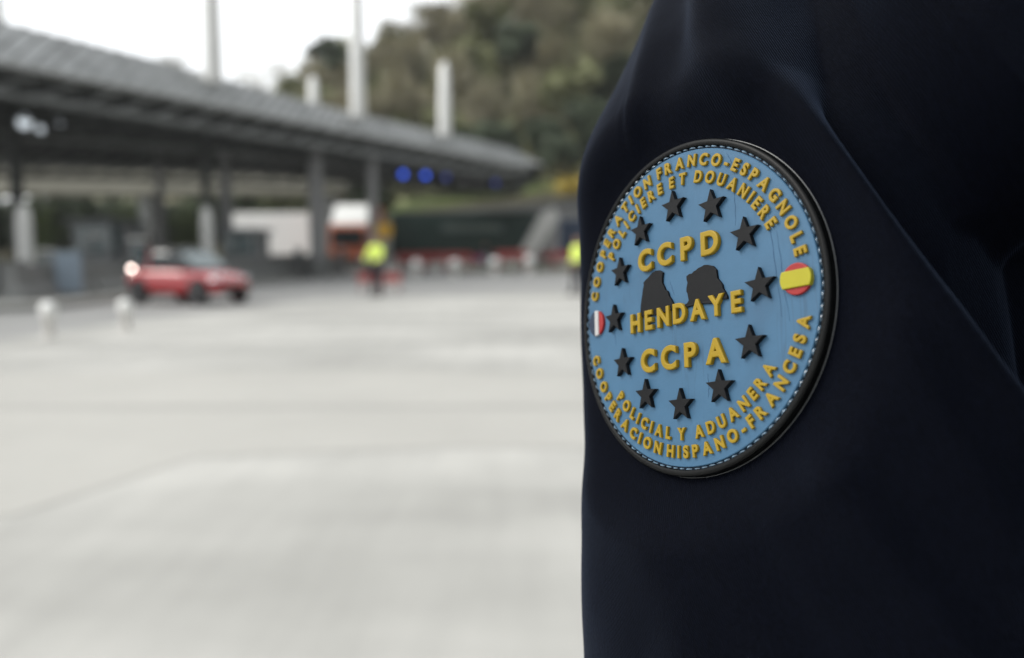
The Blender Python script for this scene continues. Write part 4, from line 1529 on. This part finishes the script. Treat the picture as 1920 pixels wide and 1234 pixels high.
# stitching: pale dashes along the groove between face and rim
mb = MB()
nst = 104
rs_ = random.Random(3)
for k in range(nst):
    a0 = 2 * pi * (k + .12 + rs_.uniform(-.06, .06)) / nst; a1 = 2 * pi * (k + .84 + rs_.uniform(-.06, .06)) / nst; dr = rs_.uniform(-.0012, .0012); dh = rs_.uniform(-.004, .002)
    prev = None
    seg = 5
    rings_ = []
    for j in range(seg + 1):
        u = j / seg
        a = a0 + (a1 - a0) * u
        h = -.008 + dh + .009 * sin(pi * u)
        rr = .9418 + dr
        w_ = .0046 * (sin(pi * min(max(u, .08), .92)) ** .4)
        rings_.append([pl((rr + w_ * cos(b_)) * cos(a), (rr + w_ * cos(b_)) * sin(a) - .016, h + w_ * sin(b_)) for b_ in [2 * pi * q / 6 for q in range(6)]])
    mb.loft(rings_)
mb.build('stitching', PV['thread'], pa, smooth=True)


def curve_mesh(polys, h, bev, ext_down=.0):
    """outline(s) -> bevelled slab, z from 0 to h, in patch radii"""
    cd = bpy.data.curves.new('tmp', 'CURVE')
    cd.dimensions = '2D'
    cd.fill_mode = 'BOTH'
    for poly in polys:
        sp_ = cd.splines.new('POLY')
        sp_.points.add(len(poly) - 1)
        for i, (x, y) in enumerate(poly):
            sp_.points[i].co = (x, y, 0, 1)
        sp_.use_cyclic_u = True
    cd.extrude = h / 2 - bev
    cd.bevel_depth = bev
    cd.bevel_resolution = 2
    cd.offset = -bev
    ob = bpy.data.objects.new('tmp', cd)
    COL.objects.link(ob)
    me = eval_mesh(ob)
    return [(v.co.x, v.co.y, v.co.z + h / 2) for v in me.vertices], [tuple(p_.vertices) for p_ in me.polygons]


glyphs = {}


def glyph(ch, size, bold, h, bev, sx=1.0):
    key = (ch, size, bold, h, sx, bev)
    if key in glyphs:
        return glyphs[key]
    cd = bpy.data.curves.new('tmp', 'FONT')
    cd.body = ch
    cd.size = size
    cd.offset = bold - bev
    cd.extrude = h / 2 - bev
    cd.bevel_depth = bev
    cd.bevel_resolution = 2
    cd.resolution_u = 6
    ob = bpy.data.objects.new('tmp', cd)
    COL.objects.link(ob)
    me = eval_mesh(ob)
    vs = [(v.co.x * sx, v.co.y, v.co.z + h / 2) for v in me.vertices]
    x0 = min(v[0] for v in vs); x1 = max(v[0] for v in vs)
    vs = [(x - (x0 + x1) / 2, y, z) for x, y, z in vs]
    glyphs[key] = (vs, [tuple(p_.vertices) for p_ in me.polygons], x1 - x0)
    return glyphs[key]


def cap_h(size, bold):
    vs = glyph('H', size, bold, .03, .004)[0]
    return min(v[1] for v in vs), max(v[1] for v in vs)


def arc_text(name, words, r_mid, caph, h, bold, sx=1.0, bottom=False, gap=.0):
    """words: list of (text, angle of first letter centre, angle of last letter centre) in degrees"""
    lo, hi = cap_h(1.0, 0.0)
    size = (caph - 2 * bold) / (hi - lo)
    lo, hi = cap_h(size, bold)
    mid_ = (lo + hi) / 2
    mb = MB()
    for txt, a0, a1 in words:
        gl = [glyph(c, size, bold, h, .0045, sx) for c in txt]
        # letters spread with equal clear gaps between the two given angles
        cen = [0.0]
        for g0, g1 in zip(gl, gl[1:]):
            cen.append(cen[-1] + g0[2] / 2 + g1[2] / 2)
        if len(gl) > 1:
            tot = abs(radians(a1 - a0)) * r_mid
            g = (tot - cen[-1]) / (len(gl) - 1)
            cen = [c + g * i for i, c in enumerate(cen)]
        sgn = 1 if bottom else -1
        for (vs, fs, _w), c in zip(gl, cen):
            a = radians(a0) + sgn * c / r_mid
            ur = Vector((cos(a), sin(a)))
            up = -ur if bottom else ur
            rt = Vector((up.y, -up.x))
            o = ur * r_mid
            out = []
            for x, y, z in vs:
                q = o + rt * x + up * (y - mid_)
                out.append(pl(q.x, q.y, z - .003))
            mb.add(out, fs)
    return mb.build(name, PV['gold'], pa)


def line_text(name, letters, h, bold, caph, sx=1.0, slope=0.0):
    """letters: (char, u centre, v baseline)"""
    lo, hi = cap_h(1.0, 0.0)
    size = (caph - 2 * bold) / (hi - lo)
    lo, hi = cap_h(size, bold)
    mb = MB()
    for ch, u, v in letters:
        vs, fs, _w = glyph(ch, size, bold, h, .007, sx)
        mb.add([pl(u + x, v + (y - lo), z - .003) for x, y, z in vs], fs)
    return mb.build(name, PV['gold'], pa)


arc_text('lettering', [('COOPERATION', 167.3, 106.2), ('FRANCO-ESPAGNOLE', 98.5, 9.6)], .848, .074, .021, .0050, sx=.92)
arc_text('lettering', [('POLICIERE', 145.6, 99.5), ('ET', 91.5, 84.6), ('DOUANIERE', 74.8, 25.7)], .748, .074, .021, .0050, sx=.86)
arc_text('lettering', [('COOPERACION', -163.2, -104.0), ('HISPANO-FRANCESA', -96.7, -15.0)], .862, .074, .021, .0050, sx=.92, bottom=True)
arc_text('lettering', [('POLICIAL', -137.5, -98.6), ('Y', -90.4, -90.4), ('ADUANERA', -80.0, -35.6)], .760, .074, .021, .0050, sx=.86, bottom=True)
line_text('lettering', [('C', -.268, .246), ('C', -.090, .246), ('P', .092, .244), ('D', .270, .238)], .031, .0090, .142, sx=1.0)
line_text('lettering', [('H', -.374, -.126), ('E', -.248, -.124), ('N', -.118, -.124), ('D', .018, -.122), ('A', .162, -.124), ('Y', .300, -.120), ('E', .440, -.122)], .031, .0082, .124, sx=.92)
line_text('lettering', [('C', -.266, -.384), ('C', -.082, -.384), ('P', .095, -.384), ('A', .284, -.384)], .031, .0090, .145, sx=1.0)

# twelve black stars
st_poly = []
for i in range(10):
    r = .098 if i % 2 == 0 else .041
    a = pi / 2 + i * pi / 5
    st_poly.append((r * cos(a), r * sin(a)))
svs_, sfs_ = curve_mesh([st_poly], .034, .004)
sm_me = None
for k in range(12):
    a = 1.0545 - k * pi / 6
    cu, cv = .5944 * cos(a), .5944 * sin(a)
    mb = MB()
    mb.add([pl(cu + x, cv + y, z - .003) for x, y, z in svs_], sfs_)
    mb.build('star', PV['black'], pa)
# two dark relief shapes
S1 = [(-0.34, -0.03), (-0.33, 0.043), (-0.322, 0.08), (-0.312, 0.114), (-0.306, 0.14), (-0.295, 0.166), (-0.301, 0.182), (-0.27, .2), (-0.252, 0.207), (-0.215, 0.229), (-.18, .236), (-0.148, 0.231), (-0.118, 0.212),
      (-.126, .18), (-0.127, 0.149), (-.112, .123), (-0.102, 0.101), (-.088, .094), (-0.079, 0.081), (-.072, .058), (-0.058, 0.041), (-0.039, 0.01), (-0.054, -0.03), (-0.121, -0.034), (-0.191, -0.038)]
S2 = [(0.076, 0.151), (0.10, 0.160), (0.12, 0.159), (.135, .169), (0.15, 0.171), (.17, .181), (0.193, 0.184), (.215, .19), (0.24, 0.186), (0.279, 0.172), (0.303, 0.146), (0.309, 0.095), (.33, .07), (0.341, 0.054),
      (.345, .03), (0.358, 0.012), (0.372, -0.017), (0.372, -0.032), (0.331, -0.030), (0.252, -0.040), (0.165, -0.028), (0.086, -0.032), (0.049, -0.033), (0.043, -0.018), (0.075, -0.009), (0.088, 0.005), (.085, .02), (0.08, 0.046), (.072, .06),
      (0.073, 0.08), (0.083, 0.11), (.077, .13)]
for S_ in (S1, S2):
    v_, f_ = curve_mesh([S_], .018, .003)
    MB().add([pl(x, y, z - .003) for x, y, z in v_], f_).build('relief_shape', PV['black'], pa)


def circ(cx, cy, r, n=48, a0=0, a1=2 * pi):
    return [(cx + r * cos(a0 + (a1 - a0) * i / (n - 1 if a1 - a0 < 6.2 else n)), cy + r * sin(a0 + (a1 - a0) * i / (n - 1 if a1 - a0 < 6.2 else n))) for i in range(n)]


# Spanish flag disc
v_, f_ = curve_mesh([circ(.809, 0, .083)], .022, .005)
fs_ = MB().add([pl(x, y, z - .003) for x, y, z in v_], f_).build('flag_disc', PV['red'], pa)
band = [(x, y) for x, y in circ(.809, 0, .089, 200) if abs(y) <= .046]
v_, f_ = curve_mesh([band], .034, .005)
MB().add([pl(x, y, z - .003) for x, y, z in v_], f_).build('yellow_band', PV['yellow'], fs_)
# French flag disc
fr = MB()
fo = None
for k, (x0, x1, m_, nm, hh) in enumerate(((-.2, -.012, 'navy', 'navy_stripe', .022), (-.012, .034, 'white', 'white_stripe', .026), (.034, .2, 'red', 'red_stripe', .022))):
    poly = [(x, y) for x, y in circ(-.812, 0, .086, 240) if x0 <= x + .812 <= x1]
    if k == 1:
        poly = sorted([q for q in poly if q[1] > 0]) + sorted([q for q in poly if q[1] < 0], reverse=True)
    v_, f_ = curve_mesh([poly], hh, .005)
    if fo is None:
        fo = MB().add([pl(x, y, z - .003) for x, y, z in curve_mesh([circ(-.812, 0, .084)], .014, .003)[0]], curve_mesh([circ(-.812, 0, .084)], .014, .003)[1]).build('flag_disc', PV['navy'], pa)
    MB().add([pl(x, y, z - .003) for x, y, z in v_], f_).build(nm, PV[m_], fo)

# ------------------------------------------------------------------ thin air between the plaza and the hill
hz = MB().box((20, 190, 44), (420, 470, 92.2)).build('haze', None)
hm = bpy.data.materials.new('haze_air')
hm.use_nodes = True
hn = hm.node_tree.nodes
hn.clear()
ho = hn.new('ShaderNodeOutputMaterial')
hv = hn.new('ShaderNodeVolumePrincipled')
hv.inputs['Color'].default_value = (.93, .95, .95, 1)
hv.inputs['Density'].default_value = .0004
hm.node_tree.links.new(hv.outputs['Volume'], ho.inputs['Volume'])
hz.data.materials.append(hm)
tag(hz, kind='stuff')
